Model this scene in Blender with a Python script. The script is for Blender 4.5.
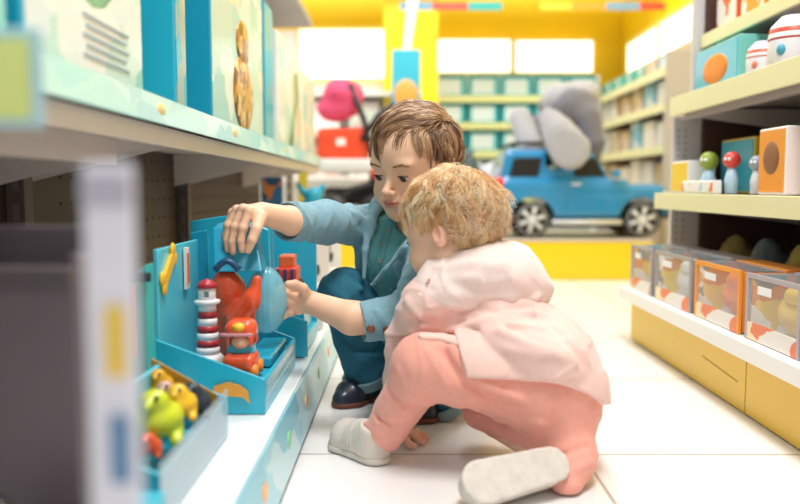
import bpy, math, random
import numpy as np
from mathutils import Vector, Matrix
PI = math.pi
rnd = random.Random(7)
for o in list(bpy.data.objects):
    bpy.data.objects.remove(o, do_unlink=True)
scene = bpy.context.scene
COL = scene.collection

# ------------------------------------------------------------------ camera, light, exposure
F_PX = 778.0
PITCH = math.atan(64 / F_PX)
YAW = 3 / F_PX
CAM = np.array([0.0, 0.0, 0.48])
cd = bpy.data.cameras.new('camera'); cam = bpy.data.objects.new('camera', cd); COL.objects.link(cam)
cd.sensor_width = 36; cd.lens = F_PX / 800 * 36
cam.location = CAM; cam.rotation_euler = (PI / 2 - PITCH, 0, YAW)
cd.clip_start = 0.05
cd.dof.use_dof = True; cd.dof.focus_distance = 1.52; cd.dof.aperture_fstop = 1.8
scene.camera = cam
_Rc = np.array(cam.rotation_euler.to_matrix())

def W(px, py, Y):
    """where the sight line through a place in the picture meets the depth Y"""
    v = _Rc @ np.array([(px - 400) / F_PX, (252 - py) / F_PX, -1.0])
    return CAM + v * (Y / v[1])

world = bpy.data.worlds.new('world'); scene.world = world; world.use_nodes = True
wb = world.node_tree.nodes['Background']; wb.inputs[0].default_value = (0.97, 0.985, 1.0, 1); wb.inputs[1].default_value = 0.52

def area(name, loc, size, power, rot=(0, 0, 0), color=(1, .99, .98)):
    l = bpy.data.lights.new(name, 'AREA'); l.shape = 'RECTANGLE'; l.size, l.size_y = size; l.energy = power; l.color = color
    o = bpy.data.objects.new(name, l); COL.objects.link(o); o.location = loc; o.rotation_euler = rot
    o['label'] = 'white ceiling light over the aisle' if 'ceiling' in name else 'long unseen fill light added to brighten the yellow back wall'; o['category'] = 'light'
    return o
area('ceiling_light', (0.35, 0.7, 2.9), (0.6, 1.2), 56)
area('ceiling_light', (0.35, 3.2, 2.9), (0.7, 2.0), 44)
area('ceiling_light', (-1.6, 4.6, 2.9), (1.2, 1.2), 22)
area('back_wall_fill_light', (0.3, 4.5, 2.75), (3.2, .25), 34, (math.radians(58), 0, 0))  # added fill, not a known lamp: lifts the dark upper back wall
scene.view_settings.view_transform = 'Standard'; scene.view_settings.look = 'None'
scene.view_settings.gamma = 1; scene.view_settings.use_curve_mapping = False
scene.view_settings.exposure = 0.34

# ------------------------------------------------------------------ materials
def lin(h):
    h = h.lstrip('#')
    c = [int(h[i:i + 2], 16) / 255 for i in (0, 2, 4)]
    return tuple((x / 12.92 if x <= .04045 else ((x + .055) / 1.055) ** 2.4) for x in c) + (1,)

_mats = {}
def mat(name, col, rough=.5, metal=0, coat=0, trans=0, bump=None, var=0, vscale=40, sss=0, emit=0, alpha=1, attr=None, sheen=0):
    if name in _mats: return _mats[name]
    m = bpy.data.materials.new(name); m.use_nodes = True; nt = m.node_tree; b = nt.nodes['Principled BSDF']
    N = nt.nodes.new; L = nt.links.new
    b.inputs['Base Color'].default_value = lin(col); b.inputs['Roughness'].default_value = rough
    b.inputs['Metallic'].default_value = metal; b.inputs['Coat Weight'].default_value = coat
    b.inputs['Transmission Weight'].default_value = trans; b.inputs['Alpha'].default_value = alpha
    if sheen: b.inputs['Sheen Weight'].default_value = sheen
    if sss:
        b.inputs['Subsurface Weight'].default_value = sss
        b.inputs['Subsurface Radius'].default_value = (1, .35, .2); b.inputs['Subsurface Scale'].default_value = .006
    if emit:
        b.inputs['Emission Color'].default_value = lin(col); b.inputs['Emission Strength'].default_value = emit
    tc = N('ShaderNodeTexCoord')
    src = None
    if attr:
        a = N('ShaderNodeAttribute'); a.attribute_name = attr; src = a.outputs['Color']
    if var:
        n = N('ShaderNodeTexNoise'); n.inputs['Scale'].default_value = vscale; n.inputs['Detail'].default_value = 5
        L(tc.outputs['Object'], n.inputs['Vector'])
        h = N('ShaderNodeHueSaturation'); mr = N('ShaderNodeMapRange')
        mr.inputs[1].default_value = .3; mr.inputs[2].default_value = .7; mr.inputs[3].default_value = 1 - var; mr.inputs[4].default_value = 1 + var
        L(n.outputs[0], mr.inputs[0]); L(mr.outputs[0], h.inputs['Value'])
        h.inputs['Color'].default_value = lin(col)
        if src: L(src, h.inputs['Color'])
        src = h.outputs[0]
    if src: L(src, b.inputs['Base Color'])
    if bump:
        kind, sc, st = bump
        if kind == 'noise':
            n = N('ShaderNodeTexNoise'); n.inputs['Scale'].default_value = sc; n.inputs['Detail'].default_value = 6; out = n.outputs[0]
        elif kind == 'wave':
            n = N('ShaderNodeTexWave'); n.inputs['Scale'].default_value = sc; n.inputs['Distortion'].default_value = 2; out = n.outputs[1]
        else:
            n = N('ShaderNodeTexVoronoi'); n.inputs['Scale'].default_value = sc; out = n.outputs[0]
        L(tc.outputs['Object'], n.inputs['Vector'])
        bp = N('ShaderNodeBump'); bp.inputs['Strength'].default_value = st; bp.inputs['Distance'].default_value = .004
        L(out, bp.inputs['Height']); L(bp.outputs[0], b.inputs['Normal'])
    _mats[name] = m
    return m

def printed(name, cols, scale=(8, 8, 8), rough=.35, seed=0, dist=.25, coat=.2):
    """printed card: patches of ink in the given colours"""
    if name in _mats: return _mats[name]
    m = bpy.data.materials.new(name); m.use_nodes = True; nt = m.node_tree; b = nt.nodes['Principled BSDF']
    N = nt.nodes.new; L = nt.links.new
    b.inputs['Roughness'].default_value = rough; b.inputs['Coat Weight'].default_value = coat
    tc = N('ShaderNodeTexCoord'); mp = N('ShaderNodeMapping'); mp.inputs['Scale'].default_value = scale
    mp.inputs['Location'].default_value = (seed * 3.7, seed * 1.3, seed * 2.1)
    n0 = N('ShaderNodeTexNoise'); n0.inputs['Scale'].default_value = 1.3
    mx = N('ShaderNodeMixRGB'); mx.blend_type = 'ADD'; mx.inputs[0].default_value = dist * 4
    v = N('ShaderNodeTexVoronoi'); v.inputs['Scale'].default_value = 1
    L(tc.outputs['Object'], mp.inputs['Vector']); L(mp.outputs[0], n0.inputs['Vector'])
    L(mp.outputs[0], mx.inputs[1]); L(n0.outputs['Color'], mx.inputs[2]); L(mx.outputs[0], v.inputs['Vector'])
    sp = N('ShaderNodeSeparateColor'); L(v.outputs['Color'], sp.inputs[0])
    r = N('ShaderNodeValToRGB'); r.color_ramp.interpolation = 'CONSTANT'
    L(sp.outputs[0], r.inputs[0])
    k = len(cols)
    r.color_ramp.elements[0].color = lin(cols[0]); r.color_ramp.elements[0].position = 0
    r.color_ramp.elements[1].color = lin(cols[-1]); r.color_ramp.elements[1].position = (k - 1) / k if k > 1 else 1
    for i in range(1, k - 1):
        e = r.color_ramp.elements.new(i / k); e.color = lin(cols[i])
    L(r.outputs[0], b.inputs['Base Color'])
    _mats[name] = m
    return m

# ------------------------------------------------------------------ objects, parts, tags
def tag(o, label=None, cat=None, group=None, kind=None):
    for k, v in (('label', label), ('category', cat), ('group', group), ('kind', kind)):
        if v: o[k] = v
    return o
def thing(name, loc, label, cat, group=None, rz=0):
    o = bpy.data.objects.new(name, None); COL.objects.link(o); o.location = loc; o.rotation_euler = (0, 0, rz); o.empty_display_size = .05
    return tag(o, label, cat, group)
def kids_of(o): return [c for c in bpy.data.objects if c.parent == o]
def copy_tree(o, loc=None, rz=None, label=None, parent=None):
    ch = kids_of(o); c = o.copy(); COL.objects.link(c)
    if parent: c.parent = parent
    for k in ch: copy_tree(k, parent=c)
    if loc is not None: c.location = loc
    if rz is not None: c.rotation_euler = (0, 0, rz)
    if label: c['label'] = label
    return c
def link(name, me, m, parent=None, world_coords=False):
    o = bpy.data.objects.new(name, me); COL.objects.link(o)
    if m is not None: me.materials.append(m)
    if parent is not None:
        o.parent = parent
        if world_coords:
            p = parent; s = Vector(p.location)
            while p.parent: p = p.parent; s += Vector(p.location)
            o.location = -s
    return o

class MB:
    """collects boxes, tubes, lathes and prisms, links them as one mesh"""
    def __init__(s): s.v = []; s.f = []; s.sm = []
    def add(s, v, f, smooth=False):
        n = len(s.v); s.v += [tuple(map(float, p)) for p in v]; s.f += [tuple(i + n for i in q) for q in f]; s.sm += [smooth] * len(f); return s
    def box(s, c, d, R=None):
        x, y, z = d[0] / 2, d[1] / 2, d[2] / 2
        v = [Vector((a * x, b * y, e * z)) for a in (-1, 1) for b in (-1, 1) for e in (-1, 1)]
        if R is not None: v = [R @ p for p in v]
        c = Vector(c); v = [p + c for p in v]
        return s.add(v, [(0, 1, 3, 2), (4, 6, 7, 5), (0, 4, 5, 1), (2, 3, 7, 6), (0, 2, 6, 4), (1, 5, 7, 3)])
    def quadbox(s, p, t):
        """slab: four corners, thickened by vector t"""
        t = Vector(t); p = [Vector(q) for q in p]; n = len(p)
        v = p + [q + t for q in p]
        return s.add(v, [tuple(range(n))[::-1], tuple(range(n, 2 * n))] + [(i, (i + 1) % n, (i + 1) % n + n, i + n) for i in range(n)])
    def tube(s, pts, r, n=8, cap=True):
        pts = [Vector(p) for p in pts]; k = len(pts); rr = r if hasattr(r, '__len__') else [r] * k
        V = []; up = None
        for i, p in enumerate(pts):
            t = (pts[min(i + 1, k - 1)] - pts[max(i - 1, 0)]).normalized()
            if up is None: up = Vector((0, 0, 1)) if abs(t.z) < .9 else Vector((1, 0, 0))
            a = t.cross(up).normalized(); b = a.cross(t); up = b
            V += [p + (a * math.cos(2 * PI * j / n) + b * math.sin(2 * PI * j / n)) * rr[i] for j in range(n)]
        Fc = [(i * n + j, i * n + (j + 1) % n, (i + 1) * n + (j + 1) % n, (i + 1) * n + j) for i in range(k - 1) for j in range(n)]
        if cap: Fc += [tuple(range(n))[::-1], tuple(range((k - 1) * n, k * n))]
        return s.add(V, Fc, n > 5)
    def lathe(s, prof, c, axis='Z', n=24):
        V = []
        for r, h in prof:
            for j in range(n):
                a = 2 * PI * j / n; q = (r * math.cos(a), r * math.sin(a), h)
                if axis == 'Y': q = (q[0], q[2], q[1])
                if axis == 'X': q = (q[2], q[0], q[1])
                V.append((q[0] + c[0], q[1] + c[1], q[2] + c[2]))
        k = len(prof)
        Fc = [(i * n + j, i * n + (j + 1) % n, (i + 1) * n + (j + 1) % n, (i + 1) * n + j) for i in range(k - 1) for j in range(n)]
        Fc += [tuple(range(n))[::-1], tuple(range((k - 1) * n, k * n))]
        return s.add(V, Fc, True)
    def ball(s, c, r, n=14, m=9, R=None):
        r = r if hasattr(r, '__len__') else (r, r, r)
        V = []
        for i in range(m + 1):
            a = PI * (i + .001) / (m + .002)
            for j in range(n):
                b = 2 * PI * j / n; q = Vector((r[0] * math.sin(a) * math.cos(b), r[1] * math.sin(a) * math.sin(b), r[2] * math.cos(a)))
                if R is not None: q = R @ q
                V.append(q + Vector(c))
        Fc = [(i * n + j, (i + 1) * n + j, (i + 1) * n + (j + 1) % n, i * n + (j + 1) % n) for i in range(m) for j in range(n)]
        return s.add(V, Fc, True)
    def build(s, name, m, parent=None, bevel=0, wc=False):
        me = bpy.data.meshes.new(name); me.from_pydata(s.v, [], s.f); me.polygons.foreach_set('use_smooth', s.sm); me.update()
        o = link(name, me, m, parent, wc)
        if bevel:
            b = o.modifiers.new('bevel', 'BEVEL'); b.width = bevel; b.segments = 2; b.limit_method = 'ANGLE'
        return o

# ------------------------------------------------------------------ distance fields
def A(*p): return np.array(p, float)
def rc(a, b, ra, rb):
    a = np.asarray(a, float); b = np.asarray(b, float); ba = b - a; L = ba @ ba + 1e-12
    def f(p):
        q = p - a; h = np.clip(q @ ba / L, 0, 1)
        return np.linalg.norm(q - h[:, None] * ba, axis=1) - (ra + (rb - ra) * h)
    return f
def el(c, r, R=None):
    c = np.asarray(c, float); r = np.asarray(r if hasattr(r, '__len__') else (r, r, r), float)
    def f(p):
        q = p - c
        if R is not None: q = q @ R
        k0 = np.linalg.norm(q / r, axis=1); k1 = np.linalg.norm(q / (r * r), axis=1) + 1e-9
        return k0 * (k0 - 1) / k1
    return f
def rb(c, half, rr, R=None):
    c = np.asarray(c, float); h = np.asarray(half, float) - rr
    def f(p):
        q = p - c
        if R is not None: q = q @ R
        q = np.abs(q) - h
        return np.linalg.norm(np.maximum(q, 0), axis=1) + np.minimum(q.max(1), 0) - rr
    return f
def plane(c, n):
    """inside where (p-c).n < 0"""
    c = np.asarray(c, float); n = np.asarray(n, float); n = n / np.linalg.norm(n)
    return lambda p: (p - c) @ n
def smin(a, b, k):
    h = np.clip(.5 + .5 * (b - a) / k, 0, 1)
    return b + (a - b) * h - k * h * (1 - h)
def smax(a, b, k): return -smin(-a, -b, k)
class SDF:
    def __init__(s): s.ops = []
    def add(s, f, k=.01): s.ops.append(('u', f, k)); return s
    def sub(s, f, k=.004): s.ops.append(('s', f, k)); return s
    def cut(s, f, k=.003): s.ops.append(('i', f, k)); return s
    def ridge(s, pts, w, a):
        """soft fold along a line: a > 0 raised, a < 0 sunk"""
        pts = [np.asarray(p, float) for p in pts]; segs = [rc(pts[i], pts[i + 1], 0, 0) for i in range(len(pts) - 1)]
        def g(p):
            d = segs[0](p)
            for q in segs[1:]: d = np.minimum(d, q(p))
            return -a * np.exp(-(d / w) ** 2)
        s.ops.append(('d', g, 0)); return s
    def disp(s, g): s.ops.append(('d', g, 0)); return s
    def __call__(s, p):
        d = None
        for op, f, k in s.ops:
            v = f(p)
            if d is None: d = v
            elif op == 'u': d = smin(d, v, k)
            elif op == 's': d = smax(d, -v, k)
            elif op == 'i': d = smax(d, v, k)
            else: d = d + v
        return d

def wrinkle(amp, freq, seed=0, aniso=(1, 1, 1)):
    r = np.random.RandomState(seed); K = []
    for i in range(7):
        v = r.randn(3); v /= np.linalg.norm(v); v = v * np.array(aniso); K.append((v * freq * (0.6 + r.rand() * 1.3), r.rand() * 6.28))
    def g(p):
        s = np.zeros(len(p)); w = np.zeros(len(p))
        for i, (k, ph) in enumerate(K):
            x = p @ k + ph + 1.6 * w
            w = np.sin(x); s += (1 - np.abs(w)) ** 2 if i % 2 else .5 * w
        return -amp * (s / 3.0 - .45)
    return g

def sdf_mesh(f, lo, hi, h, smooth=1):
    lo = np.array(lo, float); hi = np.array(hi, float)
    n = np.ceil((hi - lo) / h).astype(int) + 1
    C = 4; nc = (n + C - 1) // C + 1
    ax = [lo[i] + np.arange(nc[i]) * h * C for i in range(3)]
    G = np.stack(np.meshgrid(*ax, indexing='ij'), -1).reshape(-1, 3)
    dc = np.concatenate([f(G[i:i + 200000]) for i in range(0, len(G), 200000)]).reshape(nc)
    # every cell near the surface gets its true distance, the rest the coarse one
    D = np.repeat(np.repeat(np.repeat(dc, C, 0), C, 1), C, 2)[:n[0], :n[1], :n[2]].astype(np.float32)
    near = np.abs(D) < h * C * 2.2
    ii = np.argwhere(near); P = lo + ii * h
    v = np.concatenate([f(P[i:i + 200000]) for i in range(0, len(P), 200000)]) if len(P) else np.zeros(0)
    D[near] = v
    S = D < 0
    cnt = np.zeros(tuple(n - 1), np.int8)
    for a in (0, 1):
        for b in (0, 1):
            for c in (0, 1): cnt += S[a:n[0] - 1 + a, b:n[1] - 1 + b, c:n[2] - 1 + c]
    act = np.argwhere((cnt > 0) & (cnt < 8))
    idx = -np.ones(tuple(n - 1), np.int32); idx[tuple(act.T)] = np.arange(len(act))
    acc = np.zeros((len(act), 3)); num = np.zeros(len(act))
    for axs in range(3):
        o1, o2 = [k for k in range(3) if k != axs]
        for a in (0, 1):
            for b in (0, 1):
                off = np.zeros(3, int); off[o1] = a; off[o2] = b; q = act + off; q2 = q.copy(); q2[:, axs] += 1
                d0 = D[tuple(q.T)]; d1 = D[tuple(q2.T)]; m = (d0 < 0) != (d1 < 0)
                t = np.where(m, d0 / np.where(m, d0 - d1, 1), 0)
                pt = off[None, :].repeat(len(act), 0).astype(float); pt[:, axs] += t
                acc += pt * m[:, None]; num += m
    V = lo + (act + acc / num[:, None]) * h
    Fs = []
    for axs in range(3):
        o1, o2 = [(1, 2), (2, 0), (0, 1)][axs]
        s0 = [slice(1, n[k] - 1) for k in range(3)]; s0[axs] = slice(0, n[axs] - 1); s1 = list(s0); s1[axs] = slice(1, n[axs])
        a0 = S[tuple(s0)]; a1 = S[tuple(s1)]; e = np.argwhere(a0 != a1)
        if not len(e): continue
        sg = a0[tuple(e.T)]
        base = e.copy(); base[:, o1] += 1; base[:, o2] += 1
        def g(d1, d2):
            q = base.copy(); q[:, o1] -= d1; q[:, o2] -= d2; return idx[tuple(q.T)]
        Q = np.stack([g(1, 1), g(0, 1), g(0, 0), g(1, 0)], 1)
        Q[~sg] = Q[~sg][:, ::-1]
        Fs.append(Q)
    Fq = np.concatenate(Fs)
    for _ in range(smooth):
        E = np.concatenate([Fq[:, [0, 1]], Fq[:, [1, 2]], Fq[:, [2, 3]], Fq[:, [3, 0]]])
        s = np.zeros_like(V); c = np.zeros(len(V))
        for k in range(3):
            s[:, k] = np.bincount(E[:, 0], V[E[:, 1], k], len(V)) + np.bincount(E[:, 1], V[E[:, 0], k], len(V))
        c = np.bincount(E[:, 0], minlength=len(V)) + np.bincount(E[:, 1], minlength=len(V))
        V = .5 * V + .5 * s / np.maximum(c, 1)[:, None]
    return V, Fq
def join_vf(parts):
    Vs = []; Fs = []; n = 0
    for v, f in parts: Vs.append(v); Fs.append(f + n); n += len(v)
    return np.concatenate(Vs), np.concatenate(Fs)
def mesh_vf(name, V, Fq, m, parent=None, wc=True, col=None, smooth=True):
    me = bpy.data.meshes.new(name)
    k = Fq.shape[1]
    me.vertices.add(len(V)); me.vertices.foreach_set('co', V.astype(np.float32).ravel())
    me.loops.add(Fq.size); me.loops.foreach_set('vertex_index', Fq.astype(np.int32).ravel())
    me.polygons.add(len(Fq)); me.polygons.foreach_set('loop_start', np.arange(len(Fq), dtype=np.int32) * k)
    me.polygons.foreach_set('use_smooth', [smooth] * len(Fq))
    me.update(calc_edges=True); me.validate()
    if col is not None:
        a = me.color_attributes.new('tint', 'FLOAT_COLOR', 'POINT')
        a.data.foreach_set('color', np.concatenate([col, np.ones((len(col), 1))], 1).astype(np.float32).ravel())
    return link(name, me, m, parent, wc)
def sdf_obj(name, f, lo, hi, h, m, parent=None, smooth=1, colfn=None):
    V, Fq = sdf_mesh(f, lo, hi, h, smooth)
    return mesh_vf(name, V, Fq, m, parent, True, colfn(V) if colfn else None)
def bounds(pts, pad):
    P = np.array(pts); pad = np.array(pad); return P.min(0) - pad, P.max(0) + pad

def strands(name, paths, radii, cols, m, parent):
    """paths (n,k,3), radii (n,k), cols (n,3): three-sided tapered tubes in one mesh"""
    n, k, _ = paths.shape
    T = np.gradient(paths, axis=1); T /= np.linalg.norm(T, axis=2, keepdims=True) + 1e-9
    ref = np.array([.31, .52, .79]); a = np.cross(T, ref); a /= np.linalg.norm(a, axis=2, keepdims=True) + 1e-9; b = np.cross(T, a)
    V = np.stack([paths + radii[..., None] * (a * math.cos(t) + b * math.sin(t)) for t in (0, 2 * PI / 3, 4 * PI / 3)], 2)
    i, j, s = np.meshgrid(np.arange(n), np.arange(k - 1), np.arange(3), indexing='ij')
    I = lambda jj, ss: (i * k + jj) * 3 + ss
    Fq = np.stack([I(j, s), I(j, (s + 1) % 3), I(j + 1, (s + 1) % 3), I(j + 1, s)], -1).reshape(-1, 4)
    return mesh_vf(name, V.reshape(-1, 3), Fq, m, parent, True, np.repeat(cols, k * 3, axis=0))

# ------------------------------------------------------------------ the setting
def struct(o): o['kind'] = 'structure'; return o
def tile_mat():
    m = bpy.data.materials.new('glossy floor tile'); m.use_nodes = True; nt = m.node_tree; b = nt.nodes['Principled BSDF']; N = nt.nodes.new; L = nt.links.new
    tc = N('ShaderNodeTexCoord'); mp = N('ShaderNodeMapping'); br = N('ShaderNodeTexBrick')
    T = .5585
    mp.inputs['Location'].default_value = (-.324 / T, -(1.373 - T * 3) / T, 0); mp.inputs['Scale'].default_value = (1 / T, 1 / T, 1)
    br.offset = 0; br.inputs['Scale'].default_value = 1; br.inputs['Brick Width'].default_value = 1; br.inputs['Row Height'].default_value = 1
    br.inputs['Mortar Size'].default_value = .0055; br.inputs['Mortar Smooth'].default_value = .2; br.inputs['Bias'].default_value = -1
    br.inputs['Color1'].default_value = lin('#e9e6e4'); br.inputs['Color2'].default_value = lin('#e6e2e0'); br.inputs['Mortar'].default_value = lin('#ac9f92')
    L(tc.outputs['Object'], mp.inputs[0]); L(mp.outputs[0], br.inputs['Vector']); L(br.outputs['Color'], b.inputs['Base Color'])
    b.inputs['Specular IOR Level'].default_value = .3
    n = N('ShaderNodeTexNoise'); n.inputs['Scale'].default_value = 6; mr = N('ShaderNodeMapRange'); mr.inputs[3].default_value = .22; mr.inputs[4].default_value = .36
    L(tc.outputs['Object'], n.inputs['Vector']); L(n.outputs[0], mr.inputs[0]); L(mr.outputs[0], b.inputs['Roughness'])
    bp = N('ShaderNodeBump'); bp.invert = True; bp.inputs['Strength'].default_value = .4; bp.inputs['Distance'].default_value = .002
    L(br.outputs['Fac'], bp.inputs['Height']); L(bp.outputs[0], b.inputs['Normal'])
    return m
struct(MB().box((0.5, 3.0, -.05), (6.4, 7.4, .1)).build('floor', tile_mat()))
YEL = mat('yellow wall paint', '#fbd90e', .5, var=.02, vscale=2)
YEL2 = mat('yellow plinth laminate', '#e8bc2a', .35, coat=.1, var=.03, vscale=3)
WHT = mat('white laminate', '#f4f1ec', .35)
STEEL = mat('pale shelf steel', '#dbd0c8', .42, var=.02)
BWY = 6.3
struct(MB().box((0.5, BWY + .05, 1.6), (6.4, .1, 3.4)).build('wall_back', YEL))
RWX = 1.74
struct(MB().box((RWX + .05, 3.0 + .8, 1.6), (.1, 5.0, 3.4)).build('wall_right', YEL))
struct(MB().box((-2.75, 3.0, 1.6), (.1, 7.4, 3.4)).build('wall_left', mat('left wall white', '#efece8', .6)))
# header beam over the back wall, with a painted stripe of coloured blocks
t = struct(MB().box((0.2, 5.42, 2.06), (5.2, .24, .42)).build('trim_1', YEL))
def flat_block(name, c, d, col, parent): return MB().box(c, d).build(name, mat('stripe ' + col, col, .5), parent)
for px0, px1, col in ((400, 432, '#6fa0c0'), (432, 468, '#d8503a'), (468, 502, '#2aa7a0'), (540, 572, '#b8c83a'), (572, 606, '#f09a30'), (606, 640, '#7a9cb4'), (640, 672, '#dd4a35')):
    a = W(px0, 6, 5.29); b = W(px1, 6, 5.29)
    o = flat_block('colour_block', ((a[0] + b[0]) / 2, 5.296, a[2]), (b[0] - a[0], .01, .05), col, t)
# backlit sign panels on the walls
GLOW = mat('backlit white panel', '#fffdf4', .5, emit=1.25)
def lit_panel(c, d, label, fr=.03):
    o = thing('light_panel', c, label, 'light')
    MB().box((0, 0, 0), d).build('diffuser', GLOW, o)
    m = MB()
    if d[1] < d[0]:
        for s in (-1, 1): m.box((0, 0, s * (d[2] / 2 + fr / 2)), (d[0] + 2 * fr, d[1] + .01, fr)); m.box((s * (d[0] / 2 + fr / 2), 0, 0), (fr, d[1] + .01, d[2]))
    else:
        for s in (-1, 1): m.box((0, 0, s * (d[2] / 2 + fr / 2)), (d[0] + .01, d[1] + 2 * fr, fr)); m.box((0, s * (d[1] / 2 + fr / 2), 0), (d[0] + .01, fr, d[2]))
    m.build('frame', mat('panel frame', '#f8e27a', .5), o)
    return o
def backpanel(x0, x1, y0, y1, Y, label, fr=.018):
    a = W(x0, y0, Y); b = W(x1, y1, Y)
    return lit_panel(((a[0] + b[0]) / 2, Y + .03, (a[2] + b[2]) / 2), (b[0] - a[0], .06, a[2] - b[2]), label, fr)
backpanel(437, 510, 40, 72, 6.2, 'glowing white panel at the left end over the teal box shelves')
backpanel(516, 592, 41, 72, 6.2, 'glowing white panel at the right end over the teal box shelves')
backpanel(300, 390, 30, 78, 5.6, 'wide glowing white panel behind the red stroller')
for y0, y1, l in ((4.55, 5.20, 'nearer glowing white panel on the right wall'), (5.27, 5.95, 'farther glowing white panel on the right wall')):
    lit_panel((1.71, (y0 + y1) / 2, 1.40), (.05, y1 - y0, .29), l)
# yellow column with a hanging paper strip and a teal sign
a = W(384, 60, 5.45); b = W(438, 60, 5.45)
struct(MB().box(((a[0] + b[0]) / 2, 5.56, 1.1), (b[0] - a[0], .24, 2.2)).build('trim_2', YEL))
a = W(392, 50, 5.2); b = W(420, 112, 5.2)
o = thing('hanging_sign', ((a[0] + b[0]) / 2, 5.2, b[2]), 'teal hanging sign with an orange lower half on the yellow column', 'sign')
w = b[0] - a[0]; hh = a[2] - b[2]
MB().box((0, 0, hh / 2), (w, .03, hh)).build('board', mat('teal sign board', '#33b2cc', .4), o, .004)
MB().ball((0, -.02, hh * .28), (w * .42, .012, hh * .24)).build('orange_emblem', mat('orange print', '#f3a346', .4), o)
c = W(407, 25, 5.2)
MB().quadbox([(-.02, 0, hh), (.03, 0, hh), (.09, 0, hh + .42), (.02, 0, hh + .42)], (0, .02, 0)).build('hanger', WHT, o)

# ------------------------------------------------------------------ left gondola
PEG = mat('brown perforated back panel', '#6b5a54', .55, var=.05, vscale=5)
LX0, LX1, LXU = -.66, -.20, -.385
Y0, Y1 = .12, 3.6
lg = thing('shelf_unit', (-.43, 2.0, 0), 'long cream metal shelf unit at the left with a brown back panel', 'shelf')
def wb_(m, name, mt, par, bevel=0): return m.build(name, mt, par, bevel, wc=True)
GREYBROWN = mat('brown-grey back panel', '#413029', .5, var=.04, vscale=4)
wb_(MB().box((LX0 - .01, (Y0 + Y1) / 2, .75), (.02, Y1 - Y0, 1.5)), 'back_panel', GREYBROWN, lg)
mh = MB()
for i in range(46):
    for j in range(8):
        mh.lathe([(.0035, 0), (.0035, .001)], (LX0 + .0005, 1.5 + i * .05, .2 + j * .05), 'X', 6)
wb_(mh, 'peg_hole', mat('dark peg hole', '#2b211f', .8), lg)['kind'] = 'stuff'
DECK = mat('white glossy base deck', '#f6f4f1', .22, coat=.3)
wb_(MB().box(((LX0 + LX1) / 2, (Y0 + Y1) / 2, .095), (LX1 - LX0, Y1 - Y0, .03)), 'base_deck', DECK, lg, .003)
wb_(MB().box(((LX0 + LX1) / 2 - .01, (Y0 + Y1) / 2, .04), (LX1 - LX0 - .04, Y1 - Y0 - .02, .08)), 'plinth', STEEL, lg)
def strip_print(name, cols, seed): return printed(name, cols, (9, 7, 14), seed=seed, dist=.2)
ST1 = strip_print('base strip print', ['#9fd6e2', '#86c9da', '#b4e0e8', '#a6d9e2', '#93cfde', '#c4e6ea', '#9ed3e2'], 1)
wb_(MB().quadbox([(LX1 + .001, Y0, .108), (LX1 + .001, Y1, .108), (LX1 + .012, Y1, .012), (LX1 + .012, Y0, .012)], (.004, 0, .001)), 'price_strip', ST1, lg)
mm = MB()
for y in np.arange(.35, 3.8, .23):
    mm.ball((LX1 + .010, y, .06), (.003, .022, .016), 12, 6)
wb_(mm, 'fish_print', printed('orange fish print', ['#f19a6b', '#f2b57d', '#8fd3a0'], (5, 5, 5), seed=4), lg)['kind'] = 'stuff'
# upper shelf
mm = MB()
for y in (.74, 1.22, 1.75, 2.5): mm.ball((LXU + .009, y, .60), (.004, .022, .012), 12, 6)
wb_(mm, 'star_print', printed('amber print', ['#f0c98a', '#f2b98a', '#e9d08c'], (5, 5, 5), seed=14), lg)['kind'] = 'stuff'
UZ = .60
wb_(MB().box(((LX0 + LXU) / 2, (Y0 + Y1) / 2, UZ - .012), (LXU - LX0, Y1 - Y0, .02)), 'upper_shelf', STEEL, lg)
wb_(MB().box((LXU - .006, (Y0 + Y1) / 2, UZ - .03), (.012, Y1 - Y0, .045)), 'shelf_lip', STEEL, lg, .002)
wb_(MB().quadbox([(LXU + .002, Y0, UZ + .022), (LXU + .002, Y1, UZ + .022), (LXU + .012, Y1, UZ - .022), (LXU + .012, Y0, UZ - .022)], (.003, 0, .001)),
    'price_strip', strip_print('shelf strip print', ['#b4e2e4', '#97d6dc', '#c6e8e4', '#a9dcde', '#cfeae6', '#a0d4dc', '#bfe4e8'], 2), lg)
for y in (.55, 1.27, 1.33, 2.25, 2.31, 3.2, 3.26):
    wb_(MB().quadbox([(LX0, y, UZ - .025), (LXU - .02, y, UZ - .025), (LXU - .02, y, UZ - .052), (LX0, y, UZ - .115)], (0, .006, 0)), 'bracket', STEEL, lg)
wb_(MB().box((LXU - .09, (Y0 + 1.27) / 2, UZ - .062), (.02, 1.27 - Y0, .04)), 'stiffener', STEEL, lg)
# top shelf
TZ = 1.19
wb_(MB().box(((LX0 + LXU) / 2, 2.6, TZ), (LXU - LX0 - .02, 1.7, .03)), 'top_shelf', mat('grey shelf underside', '#a9a6a4', .5), lg, .003)
# uprights
mu = MB()
def upright(x, y, z0, z1, par, m_):
    b = MB()
    b.box((x, y, (z0 + z1) / 2), (.03, .03, z1 - z0))
    o = wb_(b, 'upright', m_, par)
    q = MB()
    for k in range(int((z1 - z0) / .05)): q.box((x + .0, y - .0155, z0 + .03 + k * .05), (.01, .002, .028))
    s = q.build('slot', mat('upright slot', '#6a625e', .7), o); s['kind'] = 'stuff'
    return o
UPR = mat('grey upright', '#c9c3bd', .45)
upright(-.50, 3.45, .11, UZ - .03, lg, UPR); upright(LX0 + .02, 1.3, .11, UZ - .03, lg, mat('brown upright', '#5d4e49', .5)); upright(LX0 + .02, 2.28, .11, UZ - .03, lg, _mats['brown upright'])

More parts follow.
